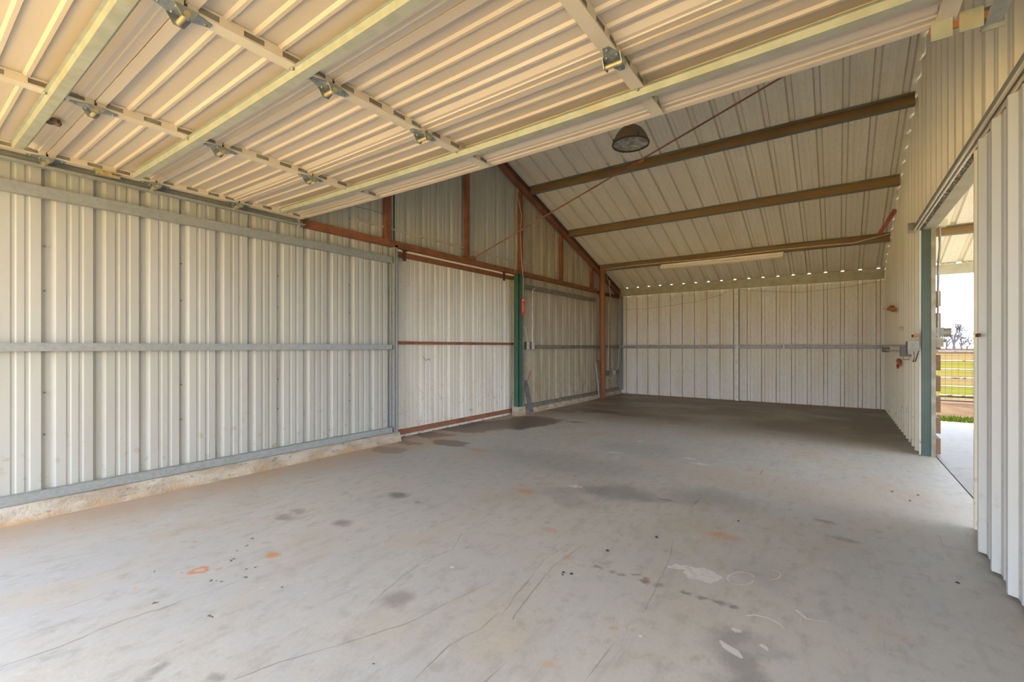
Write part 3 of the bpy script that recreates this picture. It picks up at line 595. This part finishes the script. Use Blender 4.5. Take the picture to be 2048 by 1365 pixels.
# dangling wires
top(MB().tube([at(x, y, y=YB-.03) for x, y in ((1240,620),(1290,618),(1340,612),(1390,604),(1440,591),(1462,580))], .003, 4), 'wall_wire', M['dark_wire'], 'thin wire sagging across the far wall left of the bright stud', 'wire')
top(MB().tube([at(x, y, y=YB-.03) for x, y in ((1478,579),(1530,583),(1600,585),(1650,580),(1700,573),(1768,562))], .003, 4), 'wall_wire', M['dark_wire'], 'thin wire sagging across the far wall right of the bright stud', 'wire')
top(MB().tube([at(x, y, x=-4.96) for x, y in ((700,410),(722,416),(745,421),(770,430))], .003, 4), 'wall_wire', M['dark_wire'], 'thin wire on the gable wall below the raised door edge', 'wire')

# ================================================================== overhead door
DZ, SEC = 2.785, .672
DX0, DX1 = -4.90, .42
def sag(x): return .035*(1-((x-(DX0+DX1)/2)/2.66)**2)
seams = [2.747-SEC*k for k in range(6)]      # 2.747, 2.075, 1.403, .731, .059, -.613
d1 = empty('door_1', (DX0, seams[5], DZ), kind='structure', label='raised overhead door of cream ribbed sections hanging under the roof', category='door')
o1 = off(d1)
prof = [(0,.004),(.0,.028),(.047,.028),(.049,.003),(.095,.0)]
for s in (.155,.275,.395,.515): prof += [(s-.016,0),(s-.004,.011),(s+.012,.011),(s+.017,0)]
prof += [(.568,.0),(.602,.017),(.622,.018),(.627,.024),(.668,.020),(.668,.004)]
def stile_mesh():
    """hollow steel stile: sole 7 cm wide, webs 4.5 cm with slots; local y 0..SEC, z from 0 down"""
    mb = MB(); w, h = .034, .048; y0, y1 = .006, SEC-.006; z1 = -.022
    mb.box((-w,y0,-h-.002),(w,y1,-h)); mb.box((-.030,y0,-h+.001),(-.0285,y1,-.004),1); mb.box((.0285,y0,-h+.001),(.030,y1,-.004),1)  # sole, plus thin dark liners added so the slots look shaded inside
    slots = [(.045,.125),(.225,.315),(.40,.49),(.545,.625)]
    for sx_ in (-1, 1):
        x0, x1 = sx_*w, sx_*(w-.002)
        mb.box((x0,y0,-h),(x1,y1,-h+.008)); mb.box((x0,y0,-.014),(x1,y1,-.002))
        c = y0
        for a, b_ in slots: mb.box((x0,c,-h+.008),(x1,a,-.014)); c = b_
        mb.box((x0,c,-h+.008),(x1,y1,-.014))
    return mb
def hinge_mesh(plates=None):
    """butterfly hinge centred on a seam, plates below the stile, barrel hanging in the middle"""
    mb = MB()
    for s in (-1, 1):
        pts = [(-.048,.0),(.048,.0),(.040,s*.035),(.014,s*.105),(-.014,s*.105),(-.040,s*.035)]
        v = [(x,y,0) for x, y in pts]+[(x,y,-.004) for x, y in pts]
        f = [tuple(range(6)), tuple(range(11,5,-1))]+[(i,(i+1)%6,6+(i+1)%6,6+i) for i in range(6)]
        mb.add(v, f)
        for x in (-.045,.045):  # side ears
            mb.add([(x,s*.045,-.002),(x,0,-.002),(x,0,-.045),(x,s*.02,-.045),(x+.003,s*.045,-.002),(x+.003,0,-.002),(x+.003,0,-.045),(x+.003,s*.02,-.045)], [(0,1,2,3),(7,6,5,4),(0,3,7,4),(3,2,6,7)])
        mb.lathe([(.006,0),(.006,-.006),(.0,-.007)], (0,s*.085,-.004), 6)
        for x in (-.026,.026): mb.lathe([(.006,0),(.006,-.006),(.0,-.007)], (x,s*.03,-.004), 6)
    return mb
SM, HM_ = stile_mesh().mesh('stile', [M['door_stile'], M['galv_dark']]), hinge_mesh().mesh('hinge', M['zinc'])
BM = MB().tube([(-.052,0,-.030),(.052,0,-.030)], .012, 8).mesh('barrel', M['brass'])
mbs = MB(); mbs.strip(prof, lambda a, p, q: (a, p, -q-sag(a)), DX0, DX1, 20); mbs.add([(0,0,0)], [])
mbs.strip([(0,.0),(.668,.0)], lambda a, p, q: (a, p, .012-sag(a)), DX0, DX1, 20)
SKM = mbs.mesh('door_section', M['door_cream'])
stiles = [-4.845, -3.535, -2.205, -.88, .385]
for k in range(5):
    y0 = seams[k+1]
    s_ = bpy.data.objects.new('door_section', SKM); COL.objects.link(s_); s_.parent = d1; s_.location = Vector((0, y0, DZ))-o1
    for x in stiles:
        t_ = bpy.data.objects.new('stile', SM); COL.objects.link(t_); t_.parent = s_; t_.location = (x, 0, -sag(x))
    if k == 0:
        # outer edge strip with stepped weather lip
        eb = MB(); eb.strip([(.668,.004),(.668,.030),(.690,.034),(.705,.034),(.705,.0)], lambda a, p, q: (a, p, -q-sag(a)), DX0, DX1, 20)
        eb.build('edge_strip', M['door_cream'], s_)
for k in range(1, 5):
    for x in stiles:
        h_ = bpy.data.objects.new('hinge', HM_); COL.objects.link(h_); h_.parent = d1; h_.location = Vector((x, seams[k]+.0, DZ-.0505-sag(x)))-o1
        b2 = bpy.data.objects.new('hinge_pin', BM); COL.objects.link(b2); b2.parent = h_
        b2.location = (0, 0, 0)
        if x == stiles[0]:
            MB().tube([(-.07,0,-.03),(.03,0,-.03)], .018, 8).tube([(-.105,0,-.03),(-.085,0,-.03)], .024, 12).build('roller', M['brass'], h_)
def strut(y, x0, x1):
    z = DZ-.0505
    pr = [(-.045,.0),(-.030,.0),(-.024,.034),(.024,.034),(.030,.0),(.045,.0)]
    mb = MB(); mb.strip(pr, lambda a, p, q: Vector((a, y+p, z-q-sag(a)))-o1, x0, x1, 16)
    mb.strip([(p, q-.003) for p, q in pr], lambda a, p, q: Vector((a, y+p, z-q-sag(a)))-o1, x0, x1, 16)
    s_ = mb.build('strut', M['galv_pale'], d1)
    for x in stiles[1:-1]:
        for dy in (-.037, .037):
            MB().lathe([(.008,0),(.008,-.008),(.0,-.009)], Vector((x, y+dy, z-.001-sag(x)))-o1, 6).build('bolt', M['zinc'], s_)
strut(2.43, -4.66, .50); strut(1.235, -4.68, .44); strut(.565, -4.66, .44)
# slide latch on the left end stile
q = Vector((-4.83, 1.06, DZ-.052))
lt = MB(); lt.box((q.x-.03,q.y-.07,q.z-.008),(q.x+.03,q.y+.07,q.z)); lt.box((q.x-.02,q.y-.05,q.z-.035),(q.x+.02,q.y+.045,q.z-.008)); lt.tube([(q.x,q.y+.04,q.z-.022),(q.x,q.y+.10,q.z-.022)], .016, 8)
lt.warp(lambda p: p-o1).build('slide_latch', M['brass'], d1)
# galvanised end plates past the right end of the leading edge
e_ = empty('end_bracket', (.33,2.72,2.66), label='pair of flat galvanised plates bridging door edge and right track', category='bracket')
o = off(e_)
MB().box((.335,2.70,2.655),(.405,2.705,2.745)).warp(lambda p: p-o).build('plate', M['galv_pale'], e_)
MB().box((.425,2.70,2.66),(.50,2.705,2.745)).warp(lambda p: p-o).build('plate', M['galv_pale'], e_)
MB().box((.33,2.706,2.69),(.52,2.715,2.72)).warp(lambda p: p-o).build('rusty_backing', M['rust_pipe'], e_)
# tracks
def track(xw, sgn, ya, yb, label):
    e_ = empty('door_track', (xw, ya, 2.68), label=label, category='track', group='overhead door tracks'); o = off(e_)
    mb = MB(); pr = [(.052,.016),(.052,.0),(.0,.0),(.0,.062),(.03,.068)]
    mb.strip(pr, lambda a, p, q: Vector((xw+sgn*p, a, 2.682+q))-o, ya, yb, 1); mb.strip([(p-.002, q-.002) for p, q in pr], lambda a, p, q: Vector((xw+sgn*p, a, 2.682+q))-o, ya, yb, 1)
    mb.build('track_channel', M['galv'], e_)
    MB().box((xw-sgn*.006,ya,2.69),(xw-sgn*.003,yb,2.87)).box((xw-sgn*.004,ya,2.866),(xw-sgn*.05,yb,2.87)).warp(lambda p: p-o).build('support_angle', M['galv'], e_)
    MB().box((xw-sgn*.01,yb-.05,2.66),(xw+sgn*.06,yb-.045,2.76)).box((xw-sgn*.01,yb-.045,2.70),(xw+sgn*.05,yb+.03,2.705)).warp(lambda p: p-o).build('end_stop', M['galv'], e_)
track(-4.965, 1, -.55, 2.80, 'long galvanised door track under the left end of the raised door')
track(.56, -1, -.55, 2.80, 'galvanised door track end near the partition wall, top right')
nest = MB()
for i in range(7):
    a = i*.9; c = Vector((.018*math.cos(a), .022*math.sin(a), -.008-.004*(i % 3)))
    nest.lathe([(.0,-.02),(.012,-.015),(.018,0),(.012,.012),(0,.018)], c, 8)
nq = at(107, 229, z=2.77)
top(nest.warp(lambda p: p+Vector((nq.x, nq.y, 2.757-sag(nq.x)))), 'mud_nest', M['mud'], 'small brown mud wasp nest stuck under the raised door', 'nest')

# ================================================================== doorway in the right wall
M['green_jamb'] = mat('dark_green_paint', (.022,.05,.038), .45, var=(.03,.06,.048), vscale=5, vpos=(.4,.65))
dj = empty('green_jamb', (.80,7.32,0), label='green painted steel jamb post at the far side of the doorway', category='post')
o = off(dj)
MB().box((.825,7.30,0),(.905,7.305,2.72)).box((.825,7.305,0),(.83,7.355,2.72)).warp(lambda p: p-o).build('post_face', M['green_jamb'], dj)
MB().box((.907,7.29,0),(.948,7.36,2.72)).warp(lambda p: p-o).build('zinc_channel', M['galv_dark'], dj)
hd = empty('sliding_track', (.84,4.2,2.72), label='sliding door track and pale header board above the doorway', category='track')
o = off(hd)
ya, yb = 1.0, 7.34
MB().box((.760,ya,2.735),(.795,yb,2.79)).warp(lambda p: p-o).build('cover_angle', M['galv'], hd)
for x in (.752, .785): MB().box((x,ya,2.715),(x+.012,yb,2.734)).warp(lambda p: p-o).build('track_lip', M['fixture'], hd)
random.seed(11); fo = MB(); N = 150; vs = []
for i in range(N+1):
    y = 4.2+(yb-4.2)*i/N
    for j in range(4): vs.append((.802+j*.012+random.uniform(-.002,.002), y, 2.728+random.uniform(-.012,.010)))
fo.add(vs, [(i*4+j, i*4+j+1, (i+1)*4+j+1, (i+1)*4+j) for i in range(N) for j in range(3)])
fo.warp(lambda p: p-o).build('crumpled_closure', M['foil'], hd)
MB().box((.84,4.2,2.722),(.955,yb,2.735)).box((.945,4.2,2.735),(.955,yb,2.86)).warp(lambda p: p-o).build('header_board', M['pale_strip'], hd)
MB().box((.70,yb-.02,2.70),(.765,yb,2.82)).warp(lambda p: p-o).build('end_plate', M['galv_dark'], hd)
top(MB().box((.965,7.30,2.735),(1.05,7.40,2.81)), 'bracket_block', M['pale_strip'], 'small cream block beyond the head of the green jamb', 'bracket')
top(MB().tube([(.985,7.33,2.73),(.99,7.34,2.5),(.975,7.33,2.3),(.972,7.33,1.9),(.97,7.33,1.3)], .012, 6), 'jamb_conduit', M['galv_dark'], 'thin conduit running down behind the green jamb', 'conduit')
# board pen wall behind the jamb
pn = empty('board_pen', (1.0,7.45,0), label='brown horizontal boards of a pen seen end on behind the green jamb', category='pen')
o = off(pn)
for py in (585,628,669,710,751,792,833,873):
    zt = HC+(694-py)/FPX*5.62
    b = MB(); b.box((.952,7.44,zt-.187),(1.01,9.4,zt)); b.warp(lambda p: p-o).build('board', M['wood'], pn)
MB().box((.925,7.5,.0),(.948,7.58,1.95)).warp(lambda p: p-o).build('upright', M['wood_grey'], pn)
e_ = empty('gate_latch', (1.0,7.42,1.4), label='grey metal latch box sticking out beyond the green jamb', category='latch')
zl = HC+(694-656)/FPX*5.5
MB().box((-.05,-.10,zl-1.4-.115),(.02,0,zl-1.4)).build('latch_box', M['grey_box'], e_); MB().box((-.05,-.10,zl-1.4-.235),(.02,0,zl-1.4-.12)).build('latch_plate', M['galv_dark'], e_)
MB().tube([(.0,-.05,zl-1.4-.06),(.085,-.05,zl-1.4-.06)], .052, 12).build('bolt_sleeve', M['galv_dark'], e_)
# sliding door in the foreground
d3 = empty('door_3', (.752,4.18,.03), kind='structure', label='pale ribbed sliding door standing open along the partition', category='door')
o = off(d3)
sheets(d3, 'door_panel', 1.15, 4.20, 4.065-.058+.0, M['sheet_slide'], lambda s, d, z: Vector((.755-d, s, z))-o, .02, 2.62)
MB().box((.757,4.165,.02),(.785,4.20,2.62)).warp(lambda p: p-o).build('edge_rail', M['galv_dark'], d3)
MB().box((.757,1.15,2.55),(.785,4.165,2.615)).warp(lambda p: p-o).build('edge_rail', M['galv_dark'], d3)
q = at(1970, 671, x=.74); MB().box((.715,q.y-.0,q.z-.010),(.722,q.y+.10,q.z+.012)).warp(lambda p: p-o).build('handle_pin', M['rust_dark'], d3)
q = at(1837, 672, x=.79); top(MB().box((.745,7.26,q.z-.02),(.80,7.30,q.z+.02)).box((.742,7.30,q.z-.017),(.752,7.42,q.z+.017)), 'latch_keeper', M['rust'], 'small rusty latch keeper beside the green jamb', 'latch')
# fittings on the partition beyond the doorway
def rbox(px, py, w, h, lb, m_='grey_box'):
    q = at(px, py, x=.76); e_ = empty('junction_box', q, label=lb, category='electrical box', group='boxes on the partition wall')
    MB().box((-.06,-w/2,-h/2),(.04,w/2,h/2)).build('box_body', M[m_], e_); MB().box((-.064,-w/2+.006,-h/2+.006),(-.0605,w/2-.006,h/2-.006)).build('cover_plate', M['grey_box'], e_); return q
a_ = rbox(1773, 700, .25, .09, 'grey box at the far wall end of the conduit on the partition')
b_ = rbox(1813, 704, .18, .13, 'grey box hanging below the middle of the partition conduit')
c_ = rbox(1827, 696, .20, .16, 'largest grey box on the partition, nearest the green jamb')
top(MB().tube([(.72,YB-.12,1.335),(.745,11.3,1.335),(.755,9.8,1.33),(.75,c_.y,1.315)], .016, 8), 'conduit_pipe', M['conduit'], 'steel conduit along the partition joining the grey boxes', 'conduit')
top(MB().tube([(.735,a_.y,a_.z-.0)]+[(.735+.006*(-1)**i, a_.y+(b_.y-a_.y)*i/14, a_.z+(b_.z-a_.z)*i/14-.004*(i % 2)) for i in range(1,14)]+[(.735,b_.y,b_.z)], .014, 6), 'flexible_conduit', M['conduit'], 'short flexible conduit between the two smaller partition boxes', 'conduit')
top(MB().tube([at(1828,704,x=.74),at(1829,716,x=.74),at(1826,724,x=.74),at(1831,723,x=.74),at(1835,710,x=.74),at(1838,702,x=.74)], .006, 5), 'cable_loop', M['dark_wire'], 'drooping cable loop below the largest partition box', 'cable')
top(MB().tube([at(1806,707,x=.74),at(1806,718,x=.74),at(1812,720,x=.74),at(1818,719,x=.74)], .006, 5), 'cable_loop', M['wire'], 'pale cable bent below the hanging partition box', 'cable')
tq = [at(x, y, x=.765) for x, y in ((1777,619),(1783,616),(1786,620),(1793,618))]
e_ = empty('twine_knot', tq[0], label='knot of orange and white twine hanging on the partition', category='twine')
MB().tube([p-tq[0] for p in tq], [.03,.045,.04,.016], 7).build('orange_knot', M['orange'], e_)
MB().tube([at(1767,617,x=.70)-tq[0], at(1772,619,x=.73)-tq[0], Vector((0,0,0))], [.008,.014,.014], 6).build('white_end', M['white_plastic'], e_)
q = at(1799, 727, x=.76); top(MB().tube([q+Vector((0,.15,.05)), q+Vector((-.01,0,.04)), q+Vector((0,-.12,-.03))], [.02,.035,.02], 7).tube([q+Vector((-.01,.1,-.02)), q+Vector((-.02,0,-.07))], .018, 6), 'red_rag', M['red_faded'], 'faded red rag stuck to the partition below the boxes', 'rag')
q = at(1802, 657, x=.79); top(MB().lathe([(.0,-.03),(.02,-.02),(.025,0),(.02,.02),(0,.03)], q, 8), 'mud_nest', M['white_plastic'], 'pale dried mud dab on the partition above the boxes', 'nest')

# ================================================================== lights
hb = empty('bay_lamp', (-2.15,5.6,3.90), label='round industrial lamp with copper shade hanging under the roof', category='lamp')
MB().lathe([(.262,0),(.27,.02),(.258,.06),(.236,.115),(.205,.17),(.165,.22),(.12,.255),(.075,.272),(.06,.28),(.05,.42),(.03,.43),(0,.43)], (0,0,0), 32).build('shade', M['lamp_shell'], hb)
MB().lathe([(.258,-.006),(.278,-.006),(.281,.012),(.27,.022),(.258,.012)], (0,0,0), 32).build('rim', M['lamp_rim'], hb)
MB().lathe([(0,-.035),(.09,-.031),(.17,-.018),(.23,-.004),(.26,.006)], (0,0,0), 32).build('lens', M['lens'], hb)
for i in range(4):
    a = math.pi/4+i*math.pi/2; MB().bar((.280*math.cos(a),.280*math.sin(a),-.01),(.270*math.cos(a),.270*math.sin(a),.06),.02,.008).build('clip', M['lamp_rim'], hb)
MB().tube([(0,0,.42),(0,0,(zr(5.6)-3.90-.02)/.84)], .012, 8).build('stem', M['galv_dark'], hb)
for ch in hb.children: ch.scale = (.84,.84,.84)
fl = empty('strip_light', (-2.1,10.6,3.15), label='long cream strip light fixture hanging below the lowest purlin', category='light')
xa, xb_ = at(1323,534,y=10.6), at(1567,511,y=10.6); fl.location = ((xa.x+xb_.x)/2, 10.6, 3.14); hw = (xb_.x-xa.x)/2
MB().strip([(-.10,-.02),(-.10,.0),(-.045,.035),(-.045,.075),(.045,.075),(.045,.035),(.10,.0),(.10,-.02)], lambda a,p,q: (a,p,q), -hw, hw, 1).build('housing', M['fixture'], fl)
MB().box((-hw,-.03,.0),(hw,.03,.03)).build('ballast_cover', M['fixture'], fl)
for s in (-1, 1):
    MB().add([(s*hw,-.10,-.02),(s*hw,.10,-.02),(s*hw,.10,0),(s*hw,.045,.075),(s*hw,-.045,.075),(s*hw,-.10,0)], [(0,1,2,3,4,5)]).build('end_cap', M['fixture'], fl)
    MB().tube([(-hw+.02,s*.065,-.012),(hw-.02,s*.065,-.012)], .019, 8).build('fluorescent_tube', M['tube_glass'], fl)
    MB().tube([(s*.8,0,.07),(s*.8,.12,zp(10.78)-3.14+.02)], .004, 5).build('hanger', M['galv_dark'], fl)

# ================================================================== floor marks: spilled paint, crumbs
def blot(px, py, rx, ry, seed, rot=0., jag=.25):
    random.seed(seed); c = at(px, py, z=0); N = 26; vs = [(c.x, c.y, .0012)]
    for i in range(N):
        a = 2*math.pi*i/N; r = 1+random.uniform(-jag, jag); x, y = rx*r*math.cos(a), ry*r*math.sin(a)
        vs.append((c.x+x*math.cos(rot)-y*math.sin(rot), c.y+x*math.sin(rot)+y*math.cos(rot), .0006))
    return MB().add(vs, [(0, 1+i, 1+(i+1) % N) for i in range(N)])
def stroke(pts, w):
    mb = MB(); P = [at(x, y, z=0) for x, y in pts]; vs = []
    for i, p in enumerate(P):
        d = (P[min(i+1,len(P)-1)]-P[max(i-1,0)]).normalized(); s_ = Vector((-d.y, d.x, 0)); ww = 1.2*(w[i] if isinstance(w, list) else w)
        vs += [p+s_*ww/2+Vector((0,0,.0008)), p-s_*ww/2+Vector((0,0,.0008))]
    return mb.add(vs, [(2*i, 2*i+1, 2*i+3, 2*i+2) for i in range(len(P)-1)])
def ringpts(px, py, rx, ry, a0, a1, k=14): return [(px+rx*math.cos(a0+(a1-a0)*i/k), py+ry*math.sin(a0+(a1-a0)*i/k)) for i in range(k+1)]
CR = mat('hairline_crack', (.20,.175,.15), .9)
FL = bpy.data.objects['floor']
for pts in ([(0,1335),(120,1295),(230,1248),(330,1215),(430,1180),(505,1155)], [(470,1360),(560,1325),(700,1285),(820,1245),(920,1195),(1010,1150)], [(740,1210),(790,1165),(850,1120),(905,1100),(930,1060)],
            [(500,1085),(580,1040),(655,1010)], [(830,1360),(900,1290),(960,1260),(1010,1215)], [(1024,1240),(1060,1190),(1105,1135),(1180,1080)], [(1000,1235),(1040,1180),(1090,1120),(1150,1080)], [(1290,1220),(1320,1160),(1340,1120),(1350,1065)]):
    random.seed(len(pts)*7+pts[0][0]); P2 = []
    for (xa_, ya_), (xb2, yb2) in zip(pts[:-1], pts[1:]):
        for t_ in range(5): P2.append((xa_+(xb2-xa_)*t_/5+random.uniform(-2,2), ya_+(yb2-ya_)*t_/5+random.uniform(-.8,.8)))
    stroke(P2, [random.uniform(.0008,.0026) for _ in P2]).build('crack', CR, FL)
GP = 'spilled paint marks on the floor'
def paint(mb, lb): 
    return top(mb, 'paint_splash', M['white_paint'], lb, 'paint mark', GP)
bb = blot(1404,1150,.10,.085,1,0,.14); bb2 = blot(1362,1136,.06,.035,2,.2,.5); bb.v += []; 
o_ = len(bb.v); bb.v += bb2.v; bb.f += [[i+o_ for i in f] for f in bb2.f]; bb.m += bb2.m; bb.sm += bb2.sm
paint(bb, 'largest pale paint spill on the floor, solid patch with ragged left edge')
paint(stroke(ringpts(1482,1158,27,13,.3,6.1), .006), 'pale paint ring on the floor just right of the large spill')
paint(stroke(ringpts(1545,1151,16,9,-1.6,1.9), .006), 'faint half ring of paint on the floor, right of the full ring')
paint(stroke([(1490,1233),(1510,1231),(1540,1238),(1560,1250),(1572,1262)], [.004,.010,.009,.008,.002]), 'curved white paint stroke on the floor below the paint ring')
paint(stroke([(1591,1220),(1600,1227),(1612,1238),(1630,1242),(1657,1245)], [.012,.016,.012,.006,.003]), 'white hooked paint stroke on the floor, right of the curved stroke')
paint(blot(1472,1262,.022,.016,5), 'small white paint dab on the floor under the curved stroke')
paint(stroke([(1440,1282),(1452,1294),(1470,1305),(1484,1318)], [.01,.03,.035,.012]), 'smeared paint streak on the floor near the bottom of the picture')
paint(stroke([(1520,1290),(1530,1296),(1536,1303)], [.02,.02,.006]), 'short paint streak on the floor right of the smeared streak')
paint(blot(904,1135,.016,.012,8), 'single pale blue-white paint drop on the floor away from the others')
paint(blot(1281,1273,.010,.009,9), 'tiny bright white paint drop on the floor left of the smears')
for i, (x, y, w) in enumerate(((1148,973,'nearest'), (1280,883,'far'), (1232,906,'middle'), (1375,917,'right'), (1405,929,'rightmost'))):
    paint(blot(x, y, .06, .035, 20+i, 0, .8), {'nearest':'white paint fleck on the dark oily patch, nearest of the group','far':'white paint fleck in the shaded rear of the floor','middle':'white paint fleck between the oily patch and the rear shade','right':'white paint fleck on the warm floor before the doorway shade','rightmost':'white paint fleck nearest the doorway shadow edge'}[w])
GD = 'dark crumbs of debris on the floor'
for i, (x, y, lb) in enumerate(((1313,1076,'dark crumb on the floor, isolated in mid floor'), (1215,1103,'dark crumb on the floor left of the isolated one'), (1126,1147,'dark crumb on the floor by the row of oil spots, left'), (1143,1150,'dark crumb on the floor by the row of oil spots, right'),
    (1477,1044,'thin pale-tipped scrap on the floor in front of the bay'), (1785,985,'dark leaf scrap on the floor before the doorway, farthest left'), (1836,992,'dark leaf scrap nearest the doorway joint'), (1820,1003,'dark leaf scrap in front of the doorway, nearest the viewer'), (1915,1168,'dark scrap on the floor beside the open sliding door'))):
    c = at(x, y, z=0); random.seed(40+i); cr_ = MB()
    vs = [c+Vector((.012*math.cos(a)*random.uniform(.6,1.3), .010*math.sin(a)*random.uniform(.6,1.3), random.uniform(.001,.006))) for a in [k*math.pi/3 for k in range(6)]]+[c+Vector((0,0,.012))]
    cr_.add(vs, [(k, (k+1) % 6, 6) for k in range(6)]+[(5,4,3,2,1,0)])
    top(cr_, 'floor_crumb', M['debris'], lb, 'debris', GD)

# ================================================================== outside: gate, grass, trees
gt = empty('pipe_gate', (1.2,15.0,-.06), label='long pipe gate with wire mesh standing on bare soil', category='gate')
o = off(gt); gx0, gx1 = 2.55, 8.4
gm1 = mat('pale_gate_pipe', (.30,.27,.23), .5, metal=.2, var=(.08,.045,.03), vscale=8, vpos=(.52,.62)); gm2 = mat('gate_wire', (.06,.04,.03), .6, metal=.2)
zs = [HC-(py-694)/FPX*10.95 for py in (703.5,722,739,756,773,791)]
for z in zs+[.02]:
    MB().tube([Vector((2.0,15,z))-o, Vector((gx1,15,z))-o], .017 if z > .05 else .022, 8).build('rail', gm1 if z > .05 else M['rust_dark'], gt)
for x in (2.85, 5.4, 8.4): MB().tube([Vector((x,15,.0))-o, Vector((x,15,zs[0]+.01))-o], .02, 8).build('upright', gm1, gt)
me_ = MB()
for i in range(56): me_.tube([Vector((2.0+i*.115,14.985,.02))-o, Vector((2.0+i*.115,14.985,zs[0]))-o], .0032, 4, caps=False)
for i in range(12): me_.tube([Vector((2.0,14.985,.1+i*.1))-o, Vector((gx1,14.985,.1+i*.1))-o], .0032, 4, caps=False)
me_.build('wire_mesh', gm2, gt, kind='stuff')
random.seed(3); gr = MB()
for i in range(7000):
    x, y = random.choice((random.uniform(1.0, 4.5), random.uniform(4.7, 6.8))), random.uniform(11.3, 12.05)+.05*math.sin(i)
    h, a, w = random.uniform(.03,.09), random.uniform(0,6.28), .006
    gr.add([(x-w*math.cos(a),y-w*math.sin(a),-.06),(x+w*math.cos(a),y+w*math.sin(a),-.06),(x+random.uniform(-.03,.03),y+random.uniform(-.03,.03),-.06+h)], [(0,1,2)])
top(gr, 'grass', mat('fresh_grass', (.075, .15, .010), .8, var=(.10, .15, .014), spec=.0, vscale=3), 'strip of fresh green grass growing between slab and gate', 'grass', kind='stuff')
bark = mat('grey_bare_bark', (.12,.10,.10), .9, spec=.0)
def tree(base, h, seed, spread, label):
    random.seed(seed); mb = MB()
    def br(p, d, L, r, dep):
        q = p+d*L; mid = p+d*L*.5+Vector((random.uniform(-1,1),random.uniform(-1,1),random.uniform(-.5,.5)))*L*.07
        mb.tube([p, mid, q], [r, r*.8, r*.62], 5 if dep < 3 else 3, caps=False)
        if dep >= 6: return
        for k in range(3 if dep < 4 else 2):
            nd = (d+Vector((random.uniform(-1,1),random.uniform(-1,1),random.uniform(-.45,.6)))*spread).normalized()
            br(q if k else mid.lerp(q, .6), nd, L*random.uniform(.62,.82), max(r*.62, .045), dep+1)
    br(Vector(base), Vector((0,0,1)), h*.26, h*.045, 0)
    e_ = empty('bare_tree', base, label=label, category='tree', group='bare trees on the horizon')
    k = mb.warp(lambda p: p-Vector(base)); k.build('branches', bark, e_); return e_
D = 112.
def hz(px, dist):  # ground spot under a pixel column at a depth
    u = (px-1024)/FPX; return Vector(((-math.sin(YAW)+math.cos(YAW)*u)*dist, (math.cos(YAW)+math.sin(YAW)*u)*dist, -.1))
for i, (px, dd, h, sp, lb) in enumerate(((1893,112,3.3,.95,'low bare tree on the horizon, nearest the green jamb'), (1908,108,4.6,.9,'tallest bare tree on the horizon in the middle of the doorway view'), (1922,118,3.2,.95,'low bare tree right of the tallest one'), (1934,120,2.2,1.0,'smallest scrubby bare tree between the larger ones'),
        (1952,112,4.4,.9,'bare tree half hidden by the open sliding door'), (1880,120,2.6,1.,'low scrubby bare tree behind the latch box'), (1975,118,5.,.9,'bare tree behind the open sliding door'), (1860,118,4.,.9,'bare tree behind the green jamb'))):
    tree(hz(px, dd), h*1.9, 60+i, sp*.85, lb)
